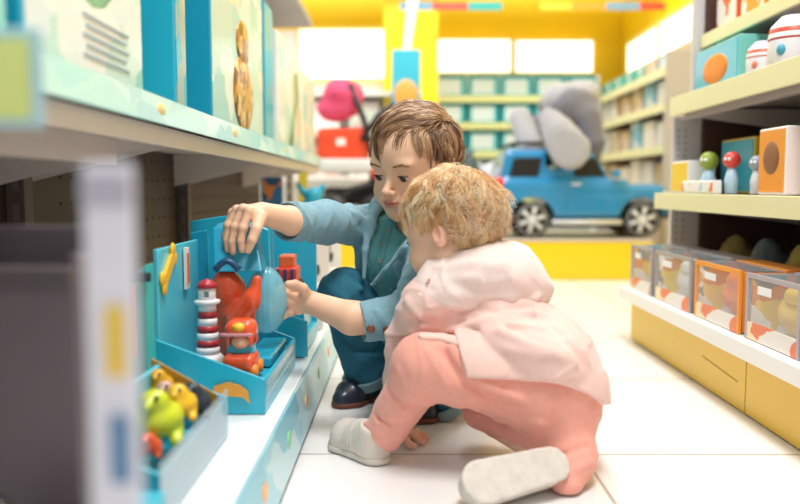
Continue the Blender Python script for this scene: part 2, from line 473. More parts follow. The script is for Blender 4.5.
# ------------------------------------------------------------------ boxes on the upper left shelf
TEAL = mat('teal card', '#27b4cf', .35, coat=.3)
TEALD = mat('deep teal card', '#1499ba', .35, coat=.3)
def carton(x0, x1, y0, y1, z0, z1, label, front_mat, side_mat, cat='box', group=None, decor=None, name='toy_box'):
    """carton whose printed front looks to the aisle (+X)"""
    o = thing(name, ((x0 + x1) / 2, (y0 + y1) / 2, z0), label, cat, group)
    h = z1 - z0; dx = x1 - x0; dy = y1 - y0
    MB().box((0, 0, h / 2), (dx, dy, h)).build('carton', side_mat, o, .003)
    MB().box((dx / 2 + .001, 0, h / 2), (.002, dy - .012, h - .012)).build('front_print', front_mat, o)
    if decor: decor(o, dx, dy, h)
    return o
def dec_A(o, dx, dy, h):
    MB().ball((dx / 2 + .002, -.0, h * .55), (.004, dy * .3, h * .3)).build('green_emblem', mat('green leaf print', '#8fcf9e', .4), o)
    m = MB()
    for k in range(5): m.box((dx / 2 + .003, dy * .12, h * (.22 - .028 * k)), (.002, dy * (.42 - .05 * (k % 2)), .0035))
    m.build('small_print', mat('grey small print', '#a3b7bf', .5), o)
def dec_B(o, dx, dy, h):
    m = MB().ball((dx / 2 + .003, .02, h * .24), (.005, dy * .2, h * .2)).ball((dx / 2 + .003, .02, h * .5), (.005, dy * .13, h * .12))
    m.build('striped_animal_print', printed('tiger print', ['#b9762e', '#d9a13c', '#7c5430', '#e9c98c'], (40, 40, 40), seed=5), o)
PA = printed('box print pale', ['#e9f3ee', '#bfe6da', '#8fd3c4', '#f3f6f2', '#cdeadf', '#dfeef0'], (9, 9, 12), seed=2)
PB = printed('box print jungle', ['#cdebe6', '#eaf3ec', '#bfe0d6', '#e8e6cf', '#a9dcd8'], (9, 9, 9), seed=6)
PC = printed('box print white', ['#eef2ee', '#dfeae2', '#cbe6da', '#f4f5f2', '#e8d9b8', '#bfe0e2'], (8, 8, 8), seed=8)
zb = UZ + .001
carton(-.60, -.40, .40, .80, zb, .95, 'blurred pale green box at the far left end of the upper shelf', printed('box print mint', ['#bfe8dd', '#7fd6d2', '#e4f4ec', '#5cc6c6'], (7, 7, 7), seed=11), TEAL)
carton(-.60, -.405, .84, 1.225, zb, 1.05, 'large white box with grey small print on the upper left shelf', PA, TEAL, decor=dec_A)
carton(-.462, -.40, 1.385, 1.455, zb, 1.08, 'narrow teal box standing on end on the upper left shelf', printed('box print strip', ['#d9c3a6', '#9fb7b4', '#27b4cf'], (20, 20, 8), seed=3), TEAL)
carton(-.455, -.40, 1.645, 2.24, zb, 1.07, 'teal box with a striped animal picture on the upper left shelf', PB, TEALD, decor=dec_B)
carton(-.50, -.40, 2.27, 2.42, zb, 1.02, 'slim bright teal box right behind the striped animal box', TEAL, TEALD)
carton(-.52, -.40, 2.50, 3.10, zb, .98, 'white box with a long curved green picture on the upper left shelf', PC, WHT,
       decor=lambda o, dx, dy, h: MB().tube([(dx / 2 + .002, -.05, .02), (dx / 2 + .002, .0, .12), (dx / 2 + .002, .12, .2), (dx / 2 + .002, .1, .3)], .012).build('curved_print', mat('olive print', '#8d9a6a', .5), o))
carton(-.52, -.405, 3.16, 3.58, zb, .96, 'farthest pale box on the upper left shelf near the stroller', printed('box print far', ['#e9efe9', '#cfe9df', '#f1ead8', '#bfe3de'], (8, 8, 8), seed=12), WHT)

# blurred upright strip close to the lens, price tag holder, black package low at the left
o = thing('display_strip', (-.172, .455, .0), 'tall blurred white display strip with yellow print close to the lens', 'display')
MB().box((0, 0, .247), (.030, .006, .494)).build('card', mat('white display card', '#e9e6ee', .5), o, .002)
MB().box((.003, -.005, .390), (.010, .003, .042)).build('yellow_print', mat('yellow print', '#f2c93a', .5), o)
MB().box((.004, -.005, .325), (.010, .003, .04)).build('blue_print', mat('slate blue print', '#5a86ac', .5), o)
MB().box((.008, -.005, .255), (.009, .003, .05)).build('yellow_print', _mats['yellow print'], o)
MB().box((.004, -.005, .19), (.012, .003, .03)).build('orange_print', mat('orange label print', '#f0a868', .5), o)
MB().box((0, -.005, .478), (.028, .003, .018)).build('grey_print', mat('grey print', '#b9b4c0', .5), o)
c = W(12, 78, .56)
o = thing('price_tag_holder', (c[0], c[1], c[2] - .035), 'blurred yellow-green price tag on the near end of the upper shelf', 'tag')
MB().box((0, 0, .035), (.045, .004, .07)).build('holder', mat('pale blue holder', '#b6d9de', .3), o, .002)
MB().box((-.003, -.004, .034), (.034, .002, .055)).build('tag_card', mat('lime tag card', '#e2e88a', .5), o)
c = W(8, 470, .95)
o = thing('bagged_toy', (-.30, .60, .111), 'dark rounded package lying low at the far left of the base shelf', 'package')
s = SDF().add(el((-.31, .60, .150), (.055, .07, .05))).add(el((-.27, .59, .13), (.04, .06, .03)), .02).add(rc((-.32, .60, .17), (-.335, .62, .215), .02, .014), .03).disp(wrinkle(.004, 60, 3)).cut(plane((0, 0, .112), (0, 0, -1)))
sdf_obj('bag', s, (-.40, .50, .10), (-.20, .70, .25), .003, mat('black shiny film', '#23282c', .25, coat=.5), o)

o = thing('storage_crate', (-.45, .745, .111), 'large blurred dark mauve crate on the near end of the base shelf', 'crate')
CM = mat('dark mauve plastic', '#665b60', .45, var=.05, vscale=6)
MB().box((0, 0, .005), (.32, .13, .01)).box((0, .061, .165), (.32, .008, .33)).box((0, -.061, .15), (.32, .008, .30)).build('crate_shell', CM, o, .002)
for q in (-1, 1): MB().box((q * .156, 0, .155), (.008, .114, .31)).build('side_wall', CM, o, .002)
MB().box((0, -.068, .29), (.32, .012, .02)).build('rim', mat('darker mauve rim', '#4e4448', .45), o, .003)
# ------------------------------------------------------------------ playset packages on the base shelf
ZD = .111
CLEAR = mat('clear blister plastic', '#cfeef6', .08, trans=.0, alpha=.28, coat=.6)
TBLIS = mat('teal blister plastic', '#8fdbea', .12, alpha=.5, coat=.6)
ORG = mat('orange-red toy plastic', '#ee5a2c', .3, coat=.4)
REDD = mat('dark red toy plastic', '#b8323c', .35)
WTOY = mat('white toy plastic', '#efecee', .35)
YTOY = mat('yellow toy plastic', '#f0bd2a', .35)
NAVY = mat('navy plastic', '#1d4f74', .35)
TEALI = mat('tray lining teal', '#27a7c4', .4)
BROWN = mat('mustard card edge', '#b98a2b', .5)

def display_box(x0, x1, y0, y1, hb, hs, label, edge=None):
    """open display box: high back card, side walls sloping to a low front"""
    o = thing('playset_package', ((x0 + x1) / 2, (y0 + y1) / 2, ZD), label, 'toy package')
    cx, cy = (x0 + x1) / 2, (y0 + y1) / 2; a, b = x0 - cx, x1 - cx; c, d = y0 - cy, y1 - cy
    MB().box((.001, 0, .0065), (b - a - .018, d - c - .016, .011)).build('tray_floor', TEAL, o, .002)
    MB().box((a + .004, 0, hb / 2), (.008, d - c - .014, hb)).build('back_card', mat('light teal card', '#55c6dc', .35, coat=.3), o, .002)
    for y in (c, d - .006):
        MB().quadbox([(a, y, 0), (b, y, 0), (b, y, .058), (a, y, hs)], (0, .006, 0)).build('side_wall', TEAL, o, .001)
    MB().box((b - .003, 0, .028), (.006, d - c - .012, .056)).build('front_wall', TEAL, o, .001)
    return o
pk = display_box(-.405, -.225, 1.245, 1.60, .27, .125, 'teal open playset package holding a lighthouse and an orange car')
def loc(o, *p): return Vector(p) - Vector(o.location)
# raised inner tray, printed back card, bone-shaped print, picture card
MB().box(loc(pk, -.315, 1.4225, .14), (.165, .335, .034)).build('inner_tray', TEALI, pk, .004)
R = Matrix.Rotation(.65, 3, 'X')
bb = MB().box(loc(pk, -.394, 1.30, .345), (.006, .07, .02), R)
for s in (-1, 1):
    for q in (-1, 1):
        bb.ball(loc(pk, -.394, 1.30 + s * .030 + q * .008 * .6, .345 + s * .022 - q * .008), (.004, .012, .012))
bb.build('yellow_print', YTOY, pk)
MB().box(loc(pk, -.393, 1.405, .335), (.004, .024, .075)).build('picture_card', mat('white card', '#f2ece2', .5), pk)
MB().box(loc(pk, -.3905, 1.405, .335), (.003, .008, .055)).build('orange_print', mat('orange print 2', '#e0703a', .5), pk)
# recessed lid block gripped by the boy, with a curved dark slot
lidY = 1.42
MB().quadbox([tuple(loc(pk, *W(212, 228, 1.46))), tuple(loc(pk, *W(254, 226, 1.46))), tuple(loc(pk, *W(262, 272, 1.40))), tuple(loc(pk, *W(214, 272, 1.40)))], (-.0, .05, .008)).build('lid_block', TEALD, pk, .003)
pts = [W(215 + 24 * t, 270 - 9 * math.sin(PI * t), 1.385) for t in np.linspace(0, 1, 8)]
MB().tube([tuple(loc(pk, *p)) for p in pts], .006).build('slot_rim', NAVY, pk)
a, b = W(196, 216, 1.60), W(287, 268, 1.60)
MB().quadbox([tuple(loc(pk, *W(x, y, 1.585))) for x, y in ((190, 221), (236, 214), (268, 230), (272, 300), (190, 300))], (0, .012, 0)).build('end_panel', TEAL, pk, .002)
MB().quadbox([tuple(loc(pk, *W(x, y, 1.50))) for x, y in ((190, 233), (206, 230), (210, 330), (190, 330))], (0, .01, 0)).build('hinge_panel', TEALD, pk, .002)
MB().quadbox([tuple(loc(pk, *W(x, y, 1.53))) for x, y in ((214, 226), (224, 225), (222, 242), (214, 244))], (0, .01, 0)).build('latch', mat('black latch', '#1b1d24', .4), pk, .002)

# lighthouse toy (lathe)
bx, by, bz = -.338, 1.33, .160
lh = thing('toy_lighthouse', (bx, by, bz), 'white and dark red striped toy lighthouse in the teal package', 'toy')
MB().lathe([(.0, 0), (.030, 0), (.028, .026), (.021, .034), (0, .034)], (0, 0, 0)).build('rock_base', WTOY, lh)
for k in range(7):
    z0 = .034 + k * .0125; r0 = .0205 - k * .0008
    MB().lathe([(0, z0), (r0, z0), (r0 - .0008, z0 + .0125), (0, z0 + .0125)], (0, 0, 0)).build('band', REDD if k % 2 else WTOY, lh)
MB().lathe([(0, .1215), (.0215, .1215), (.0225, .127), (.015, .129), (0, .129)], (0, 0, 0)).build('gallery', WTOY, lh)
MB().lathe([(0, .128), (.015, .128), (.015, .150), (0, .150)], (0, 0, 0)).build('lamp_room', WTOY, lh)
MB().box((.003, -.0148, .139), (.008, .003, .010)).build('window_pane', mat('grey toy pane', '#77808a', .3), lh, .001)
MB().lathe([(0, .149), (.0175, .149), (.014, .158), (.004, .163), (0, .165)], (0, 0, 0)).build('dome', REDD, lh)

# orange-red rounded toy with a raised claw
c = W(233, 300, 1.42)
tb = thing('toy_vehicle', (c[0], c[1], .160), 'tall orange-red moulded toy with an upright horn in the teal package', 'toy')
s = SDF().add(rc(W(231, 350, 1.44), W(229, 290, 1.43), .030, .030)).add(rc(W(229, 292, 1.43), W(226, 283, 1.43), .03, .026), .01)
s.add(rc(W(240, 320, 1.40), W(251, 298, 1.385), .026, .015), .014).add(rc(W(253, 302, 1.385), W(257, 280, 1.385), .012, .0085), .012).cut(plane((0, 0, .1585), (0, 0, -1)), .002)
s.ridge([W(219, 300, 1.395), W(240, 295, 1.395)], .003, -.003).ridge([W(222, 320, 1.395), W(246, 318, 1.395)], .003, -.003)
sdf_obj('shell', s, c - A(.07, .07, .13), c + A(.09, .07, .06), .0022, ORG, tb)
# small orange car in front, with a face-like grille, windows and roll cage
c = W(241, 345, 1.30)
car = thing('toy_car', (c[0], c[1], .158), 'small orange toy car with teal windows and a yellow driver', 'toy')
s = SDF().add(rb(c + A(0, 0, -.028), (.027, .034, .016), .012)).add(rb(c + A(0, .006, .018), (.026, .026, .026), .016), .012)
s.sub(rb(c + A(0, -.022, .002), (.017, .02, .016), .006), .003).sub(rb(c + A(.0, .004, .002), (.05, .014, .014), .006), .003).sub(el(c + A(0, -.03, .022), (.015, .012, .007)))
sdf_obj('car_shell', s, c - A(.05, .05, .06), c + A(.05, .05, .06), .0016, ORG, car)
lc = lambda p: tuple(Vector(p) - Vector(car.location))
MB().ball(lc(c + A(0, .0, .006)), (.016, .016, .012)).build('driver_head', mat('peach toy plastic', '#f4c9a0', .4), car)
MB().ball(lc(c + A(0, -.012, .033)), (.012, .016, .008)).build('roof_light', YTOY, car)
MB().box(lc(c + A(0, .004, -.006)), (.046, .022, .016)).build('window_glass', mat('teal toy window', '#4bb6cf', .2), car, .003)
MB().tube([lc(c + A(x, -.035 - .006 * math.cos(x * 40), .0245)) for x in np.linspace(-.028, .028, 8)], .0028).build('cage_bar', mat('grey pink bar', '#c98a90', .4), car)
for sx in (-1, 1):
    for sy in (-1, 1):
        MB().lathe([(0, -.006), (.011, -.006), (.012, 0), (.011, .006), (0, .006)], lc(c + A(sx * .026, sy * .022, -.040)), 'X', 16).build('wheel', mat('orange wheel', '#f08a2c', .4), car)
# translucent ribbed blister over the far end of the package
bl = MB()
cA = W(266, 300, 1.46)
s = SDF().add(el(cA, (.040, .026, .064))).sub(el(cA, (.0362, .0222, .0602)), .0005).cut(plane(cA + A(0, .012, 0), (0, 1, 0)), .001)
s.disp(lambda p: -.00028 * np.cos((p[:, 0] - cA[0]) * 620))
o = sdf_obj('ribbed_blister', s, cA - A(.05, .04, .075), cA + A(.05, .04, .075), .0015, TBLIS, pk)
MB().box(loc(pk, -.262, 1.47, .168), (.05, .19, .018)).build('blue_foot_tray', mat('bright teal film', '#2fb3d3', .15, coat=.6, bump=('noise', 60, .6)), pk, .004)
# clear front pane
MB().box(loc(pk, -.2235, 1.42, .150), (.0012, .34, .03)).build('clear_window', CLEAR, pk)

# nearer package with yellow toys
pn = display_box(-.365, -.262, .82, 1.14, .11, .10, 'nearest open teal package with yellow-green toys and a mustard edge')
MB().quadbox([tuple(loc(pn, *W(x, y, 1.13))) for x, y in ((152, 358), (217, 394), (217, 418), (152, 404))], (0, -.004, 0)).build('mustard_edge', BROWN, pn)
ps = [(214, 386), (228, 382), (240, 385), (248, 391), (250, 403), (243, 397), (232, 396), (214, 398)]
MB().quadbox([tuple(loc(pk, *W(x, y, 1.243))) for x, y in ps], (0, -.003, 0)).build('orange_wave_print', mat('orange wave print', '#eda23a', .4), pk)
MB().box(loc(pn, -.2605, .97, .15), (.0012, .32, .07)).build('clear_window', mat('clear grey film', '#dfe6ee', .1, alpha=.35, coat=.5), pn)
def blob_toy(c, label, m, seed, sc=1):
    c = np.array(c); o = thing('toy_figure', (c[0], c[1], ZD + .013), label, 'toy')
    s = SDF().add(el(c, (.028 * sc, .034 * sc, .022 * sc))).add(el(c + A(.0, -.012, .022) * sc, (.016 * sc, .018 * sc, .014 * sc)), .008)
    for a in (-1, 1): s.add(rc(c + A(a * .018, .01, -.012) * sc, c + A(a * .026, -.02, -.02) * sc, .008 * sc, .007 * sc), .006)
    s.add(rc(c + A(0, -.024, .026) * sc, c + A(0, -.036, .022) * sc, .006 * sc, .004 * sc), .005)
    r = sdf_obj('figure_body', s, c - A(.05, .055, .05) * sc, c + A(.05, .055, .055) * sc, .0022, m, o)
    MB().ball(tuple(Vector(c + A(.008, -.028, .03) * sc) - Vector(o.location)), .003 * sc).build('eye', mat('black bead', '#101010', .2), o)
    return o
LIME = mat('lime toy plastic', '#c9d62c', .3, coat=.3)
blob_toy(W(158, 418, .98), 'lime green rounded toy in the nearest package', LIME, 1, 1.15)
blob_toy(W(180, 403, 1.02), 'bright yellow toy beside the lime green one', YTOY, 2, .8)
blob_toy(W(167, 397, 1.07), 'grey and peach toy behind the lime green one', mat('grey peach toy', '#c9a392', .4), 3, .7)
blob_toy(W(194, 401, 1.05), 'dark navy toy at the far end of the nearest package', mat('navy toy', '#1f3440', .4), 4, .8)
blob_toy(W(160, 385, 1.10), 'small amber toy against the back of the nearest package', mat('amber toy', '#d8a61e', .4), 5, .7)
blob_toy(W(150, 446, .93), 'small orange-red toy at the near end of the nearest package', ORG, 6, .5)
# teal package frame standing to the left of the lighthouse package, with orange panel
o = thing('toy_box', (-.385, 1.16, ZD), 'teal card frame with an orange stripe left of the lighthouse', 'box')
MB().quadbox([(-.03, 0, .0), (.0, 0, .0), (.0, 0, .255), (-.03, 0, .23)], (0, .035, 0)).build('carton', mat('sea green card', '#35b7b5', .4), o, .002)
MB().box((-.022, -.004, .17), (.014, .006, .11)).build('orange_panel', mat('orange panel', '#ef8a4a', .4), o, .002)
MB().box((-.012, -.004, .236), (.04, .006, .014)).build('black_clip', mat('dark clip', '#27424a', .4), o, .002)
o = thing('toy_box', (-.268, .74, ZD), 'teal carton with a small orange picture at the near bottom left', 'box')
MB().box((0, 0, .03), (.05, .07, .06)).build('carton', TEAL, o, .003)
MB().ball((-.006, -.036, .038), (.01, .003, .012)).build('orange_print', mat('coral print', '#f08a60', .4), o)

# farther packages behind the boy's hands
def mini_pack(cx, cy, w, d, h, label, card, toycols, seed):
    o = thing('vehicle_package', (cx, cy, ZD), label, 'toy package')
    MB().box((-d / 2 + .004, 0, h / 2), (.008, w, h)).build('back_card', card, o, .002)
    MB().box((-.001, 0, .02), (d - .016, w - .016, .036)).build('tray', card, o, .003)
    MB().box((0, w / 2 - .004, h / 2), (d - .018, .006, h - .004)).build('side_wall', card, o, .001)
    MB().quadbox([(-d / 2 + .01, -w / 2, .002), (d / 2 - .002, -w / 2, .002), (d / 2 - .002, -w / 2, .08), (-d / 2 + .01, -w / 2, .12)], (0, .005, 0)).build('side_wall', card, o)
    L_ = .10
    MB().box((-.004, .02, .07), (d - .03, w * .55, .06)).build('inner_tray', card, o, .003)
    MB().box((0, 0, .085 + L_ - .02), (.05, .08, .045)).build('toy_body', mat('toy ' + toycols[0], toycols[0], .35), o, .006)
    MB().box((.0, 0, .12 + L_ - .02), (.036, .05, .03)).build('toy_cab', mat('toy ' + toycols[1], toycols[1], .35), o, .005)
    for sy in (-1, 1): MB().lathe([(0, -.004), (.014, -.004), (.014, .004), (0, .004)], (.029, sy * .026, .062 + L_ - .02), 'X', 14).build('toy_wheel', mat('dark toy wheel', '#26262a', .5), o)
    for k in range(3): MB().box((-.016 + .016 * k, -.042, .085 + L_ - .02), (.006, .006, .04)).build('toy_bar', mat('toy ' + toycols[2], toycols[2], .4), o)
    return o
mini_pack(-.268, 1.80, .26, .125, .285, 'teal package with an orange-red truck just past the lighthouse set', TEAL, ('#e0452c', '#ec6a34', '#3a3f6a'), 1)
mini_pack(-.266, 2.13, .26, .12, .26, 'white package with an orange toy behind the boy’s raised wrist'.replace('’', "'"), mat('cream card', '#e9e4da', .4), ('#ef6a3a', '#e8632c', '#f0b13a'), 2)
mini_pack(-.266, 2.55, .26, .12, .26, 'yellow-edged package at the far end of the base shelf', mat('pale card', '#e8e4dc', .4), ('#3b4250', '#7a3a2a', '#d8d8d8'), 3)
# hanging cards near the far upright
c = W(272, 195, 2.6)
for (px, py, Y, wd, hg, m1, lab) in ((272, 194, 2.78, .075, .12, printed('hang card print', ['#3d7fae', '#2a9cc0', '#e08a4a', '#2d5f88'], (25, 25, 25), seed=9), 'small blue card with an orange fish hanging by the upright'),
                                     (303, 188, 3.75, .045, .18, mat('yellow hang card', '#d3c63a', .5), 'narrow yellow card hanging beside the grey upright')):
    c = W(px, py, Y); o = thing('hanging_card', (c[0], c[1], c[2] - hg / 2), lab, 'card')
    MB().box((0, 0, hg / 2), (wd, .012, hg)).build('card', m1, o, .002)
    MB().tube([(0, 0, hg), (0, .0, hg + .02), (0, .1, hg + .03)], .002, 6).build('hook', STEEL, o)
c = W(311, 205, 3.1)
o = thing('plush_toy', (c[0], c[1], c[2] - .09), 'bright teal rounded toy under the far end of the upper shelf', 'toy')
s = SDF().add(el(c + A(0, 0, -.03), (.055, .05, .05))).add(el(c + A(.01, 0, .035), (.035, .035, .035)), .02).add(rc(c + A(-.03, 0, .05), c + A(-.05, 0, .08), .014, .01), .015).add(rc(c + A(.03, 0, .05), c + A(.05, 0, .075), .014, .01), .015)
sdf_obj('toy_body', s, c - A(.09, .08, .1), c + A(.09, .08, .12), .005, mat('teal toy', '#2aa3bf', .5), o)

# ------------------------------------------------------------------ right gondola
rg = thing('shelf_unit', (1.05, 1.45, 0), 'cream metal shelf unit at the right on a yellow plinth', 'shelf')
RXP, RXL, RXM, RXU, RXT = .725, .682, .80, .84, .93
RY0, RY1 = .35, 2.45
XB = 1.22
LIPC = mat('cream yellow lip', '#ece6b4', .4)
DARKW = mat('dark brown panel', '#4a2c22', .6)
def rbx(name, x0, x1, y0, y1, z0, z1, m, bev=0): return wb_(MB().box(((x0 + x1) / 2, (y0 + y1) / 2, (z0 + z1) / 2), (x1 - x0, y1 - y0, z1 - z0)), name, m, rg, bev)
rbx('plinth', RXP, XB, RY0, RY1, .004, .132, YEL2)
rbx('base_deck', RXL, XB, RY0, RY1, .135, .172, WHT, .003)
rbx('back_panel', XB, XB + .02, RY0, RY1, 0, 1.25, DARKW)
rbx('mid_shelf', RXM, XB, RY0, RY1, .440, .455, STEEL); rbx('shelf_lip', RXM - .012, RXM, RY0, RY1, .416, .464, LIPC, .002)
rbx('upper_shelf', RXU, XB, RY0, RY1, .728, .745, STEEL); rbx('shelf_lip', RXU - .012, RXU, RY0, RY1, .700, .757, LIPC, .002)
rbx('shelf_rail', RXU + .03, RXU + .05, RY0, RY1, .690, .727, mat('mauve grey steel', '#b7a8a4', .5)); 
rbx('top_shelf', RXT, XB, RY0, RY1, .925, .94, STEEL); rbx('shelf_lip', RXT - .012, RXT, RY0, RY1, .908, .948, LIPC, .002)
for z in (.44, .72, .92):
    x = {.44: RXM, .72: RXU, .92: RXT}[z]
    for y in (1.4, 2.40):
        wb_(MB().quadbox([(XB, y, z), (x + .02, y, z), (x + .02, y, z - .02), (XB, y, z - .07)], (0, .006, 0)), 'bracket', STEEL, rg)
# perforated end panel behind the shelves
GPAN = mat('pale grey end panel', '#cfcac8', .5)
ep = rbx('end_panel', .90, XB + .02, RY1 + .004, RY1 + .03, .172, 1.3, GPAN)
rbx('end_post', .845, .90, RY1 + .004, RY1 + .03, .172, .70, GPAN)
rbx('shade_panel', .93, XB, RY1 - .02, RY1 + .003, .176, 1.2, DARKW)  # dark brown sheet put in for the shade between the shelves
md = MB()
for k in range(24):
    for j in range(2): md.box((.86 + j * .022, RY1 + .003, .20 + k * .02), (.006, .002, .008))
wb_(md, 'perforation', mat('grey perforation', '#9a9492', .6), rg)['kind'] = 'stuff'
# scratch lines on the plinth
wb_(MB().tube([(RXP - .0006, 1.86, .075), (RXP - .0006, 1.66, .062)], .0008, 4), 'scratch', mat('dark scratch', '#6b5a20', .7), rg)
wb_(MB().box((RXP - .0004, 1.62, .066), (.001, .001, .128)), 'panel_seam', mat('plinth seam', '#a8882a', .7), rg)

# window packages along the base deck
GREYP = mat('grey lilac packaging', '#a9a7ab', .35)
OPRINT = printed('pack orange print', ['#e88a2c', '#f2b13a', '#f3ede6', '#e86a2a', '#8f8a88', '#f5cf4a'], (16, 16, 16), seed=21)
OPRINT2 = printed('pack band print', ['#e88a2c', '#f2b13a', '#f0d9b0', '#e8713a', '#e9e2da'], (14, 9, 20), seed=23)
def window_pack(y0, y1, label, tc, oc, x0=.705, depth=.16, h=.135):
    o = thing('window_package', (x0 + depth / 2, (y0 + y1) / 2, .173), label, 'toy package', 'window packages on the right base shelf')
    w = y1 - y0; a = -depth / 2; b = depth / 2
    MB().box((b - .004, 0, h / 2), (.008, w - .002, h - .010)).build('back_card', GREYP, o)
    MB().box((0, 0, .007), (depth - .016, w - .018, .012)).build('tray', mat('pack base white', '#eceae8', .4), o)
    MB().box((0, w / 2 - .005, h / 2), (depth - .018, .006, h - .01)).build('side_card', OPRINT, o); MB().box((0, -w / 2 + .005, h / 2), (depth - .018, .006, h - .01)).build('side_card', mat(oc, oc, .4), o)
    MB().box((depth * .3, 0, h - .003), (depth * .38, w - .004, .006)).build('top_card', mat('mauve card ' + oc, oc, .4), o); MB().box((-depth * .14, 0, h - .002), (depth * .5, w - .006, .001)).build('clear_top', CLEAR, o)
    m = MB()
    for s in (-1, 1): m.box((a + .003, s * (w / 2 - .005), h / 2), (.006, .010, h))
    m.box((a + .003, 0, h - .005), (.006, w - .020, .010))
    m.build('front_frame', mat('frame ' + oc, oc, .4), o)
    MB().box((a + .003, 0, .018), (.005, w - .020, .034)).build('printed_band', OPRINT2, o)
    MB().box((a + .003, 0, h / 2 + .012), (.001, w - .022, h - .048)).build('clear_window', mat('thin clear film', '#e8eef0', .1, alpha=.14, coat=.3), o)
    MB().ball((-.01, .0, .062), (.045, w * .34, .045)).ball((-.025, -.01, .10), (.03, w * .2, .022)).build('toy_inside', mat('inside ' + tc, tc, .45), o, .0)
    MB().box((a - .001, w * .12, h * .78), (.002, w * .25, .016)).build('white_label', mat('white paper label', '#f2f2f0', .5), o)
    return o
window_pack(2.20, 2.40, 'farthest window package on the right base shelf, grey with a yellow toy', '#f0c43a', '#aaa4a8')
window_pack(1.90, 2.17, 'grey and white window package, second from the far end of the right base shelf', '#dcdcdc', '#a7a09c')
window_pack(1.62, 1.87, 'orange window package in the middle of the right base shelf', '#e8782a', '#ef9a3a')
window_pack(1.37, 1.59, 'window package with a yellow top, second from the near end of the base shelf', '#e9c04a', '#b3a9ae')
window_pack(1.08, 1.35, 'nearest window package on the right base shelf with a salmon frame', '#8b98a6', '#ef9a7a', h=.15)
# goods in the dark behind them
mixc = ['#8f7a3a', '#5d6a72', '#b59a3a', '#6b4a3a', '#7d8a5a', '#9a5a3a']
for i in range(6):
    y = 2.30 - i * .2
    o = thing('bagged_toy', (.99, y, .173), ('olive', 'grey-blue', 'mustard', 'brown', 'green-grey', 'rust')[i] + ' bagged toy in the dark back row of the right base shelf', 'toy package', 'bagged toys at the back of the base shelf')
    s = SDF().add(el((.99, y, .24), (.07, .08, .07))).add(el((.99, y + .01, .30), (.03, .05, .045)), .03).disp(wrinkle(.006, 60, i)).cut(plane((0, 0, .174), (0, 0, -1)))
    sdf_obj('bag', s, (.90, y - .1, .165), (1.08, y + .1, .37), .006, mat('bag ' + mixc[i], mixc[i], .3, coat=.3), o)

# mid shelf boxes: front faces -X
def rbox(y0, y1, z, h, x0, dx, label, front, side, decor=None, cat='box', group=None, name='toy_box'):
    o = thing(name, (x0 + dx / 2, (y0 + y1) / 2, z), label, cat, group); w = y1 - y0
    MB().box((0, 0, h / 2), (dx, w, h)).build('carton', side, o, .003)
    MB().box((-dx / 2 - .001, 0, h / 2), (.002, w - .012, h - .012)).build('front_print', front, o)
    if decor: decor(o, dx, w, h)
    return o
YCARD = mat('yellow box card', '#f4cf3c', .4); WCARD = mat('white box card', '#f2f0ea', .4); OCARD = mat('orange box card', '#f09a34', .4)
def dband(col, zf=.5, hf=.5):
    return lambda o, dx, w, h: MB().ball((-dx / 2 - .002, 0, h * zf), (.004, w * .3, h * hf / 2)).build('picture', mat('picture ' + col, col, .4), o)
ZM = .465
rbox(2.28, 2.42, ZM, .095, .83, .08, 'small yellow and white box at the far end of the right middle shelf', YCARD, WCARD)
rbox(2.02, 2.25, ZM, .035, .802, .022, 'low orange and white tray on the right middle shelf', printed('tray print', ['#f07a3a', '#f4f0ea', '#9ac8de'], (20, 20, 20), seed=31), WCARD)
def ball_figure(px, py, Y, r, m, label, m2, z0=.466):
    c = W(px, py, Y); z = max(c[2] - r, z0); o = thing('toy_character', (c[0], Y, z0), label, 'toy', 'round toy characters on the right middle shelf')
    MB().ball((0, 0, (c[2] - z0)), r).build('head', m, o); MB().lathe([(0, 0), (r * .7, 0), (r * .8, (c[2] - z0) * .4), (r * .35, c[2] - z0 - r * .6), (0, c[2] - z0 - r * .5)], (0, 0, 0)).build('body', m2, o)
    MB().ball((-r * .6, -r * .7, (c[2] - z0) + r * .1), r * .2).ball((-r * .85, -r * .3, (c[2] - z0) + r * .1), r * .2).build('eyes', mat('white eye', '#f6f6f6', .3), o)
LBLUE = mat('pale blue toy', '#b7d7e6', .4)
ball_figure(709, 161, 2.18, .026, mat('olive toy', '#93a63a', .4), 'olive headed toy character on the right middle shelf', LBLUE)
ball_figure(732, 160, 2.02, .022, mat('red toy', '#e0453a', .4), 'red headed toy character on the right middle shelf', LBLUE)
ball_figure(757, 163, 1.86, .018, mat('grey toy', '#8f9aa3', .4), 'grey toy character beside the orange boxes on the right middle shelf', mat('pale grey toy', '#cfd3d8', .4))
c = W(706, 142, 2.3); rbox(2.12, 2.34, ZM, .155, .95, .06, 'teal box with a yellow edge behind the olive headed toy', TEAL, YCARD)
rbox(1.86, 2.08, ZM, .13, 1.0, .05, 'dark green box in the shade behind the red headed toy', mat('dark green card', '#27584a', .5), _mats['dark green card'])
rbox(1.70, 1.83, ZM, .15, .83, .09, 'orange and white box at the middle of the right middle shelf', OCARD, WCARD, dband('#8b5a3a', .55, .5))
rbox(1.55, 1.68, ZM, .15, .86, .08, 'orange box with a red picture on the right middle shelf', mat('red orange card', '#e8663a', .4), OCARD, dband('#4a4038', .6, .4))
rbox(1.38, 1.53, ZM, .155, .83, .09, 'white box with an orange front near the right edge of the picture', OCARD, WCARD, dband('#5a3a2a', .6, .35))
rbox(1.15, 1.36, ZM, .15, .83, .09, 'nearest orange box on the right middle shelf', OCARD, WCARD)
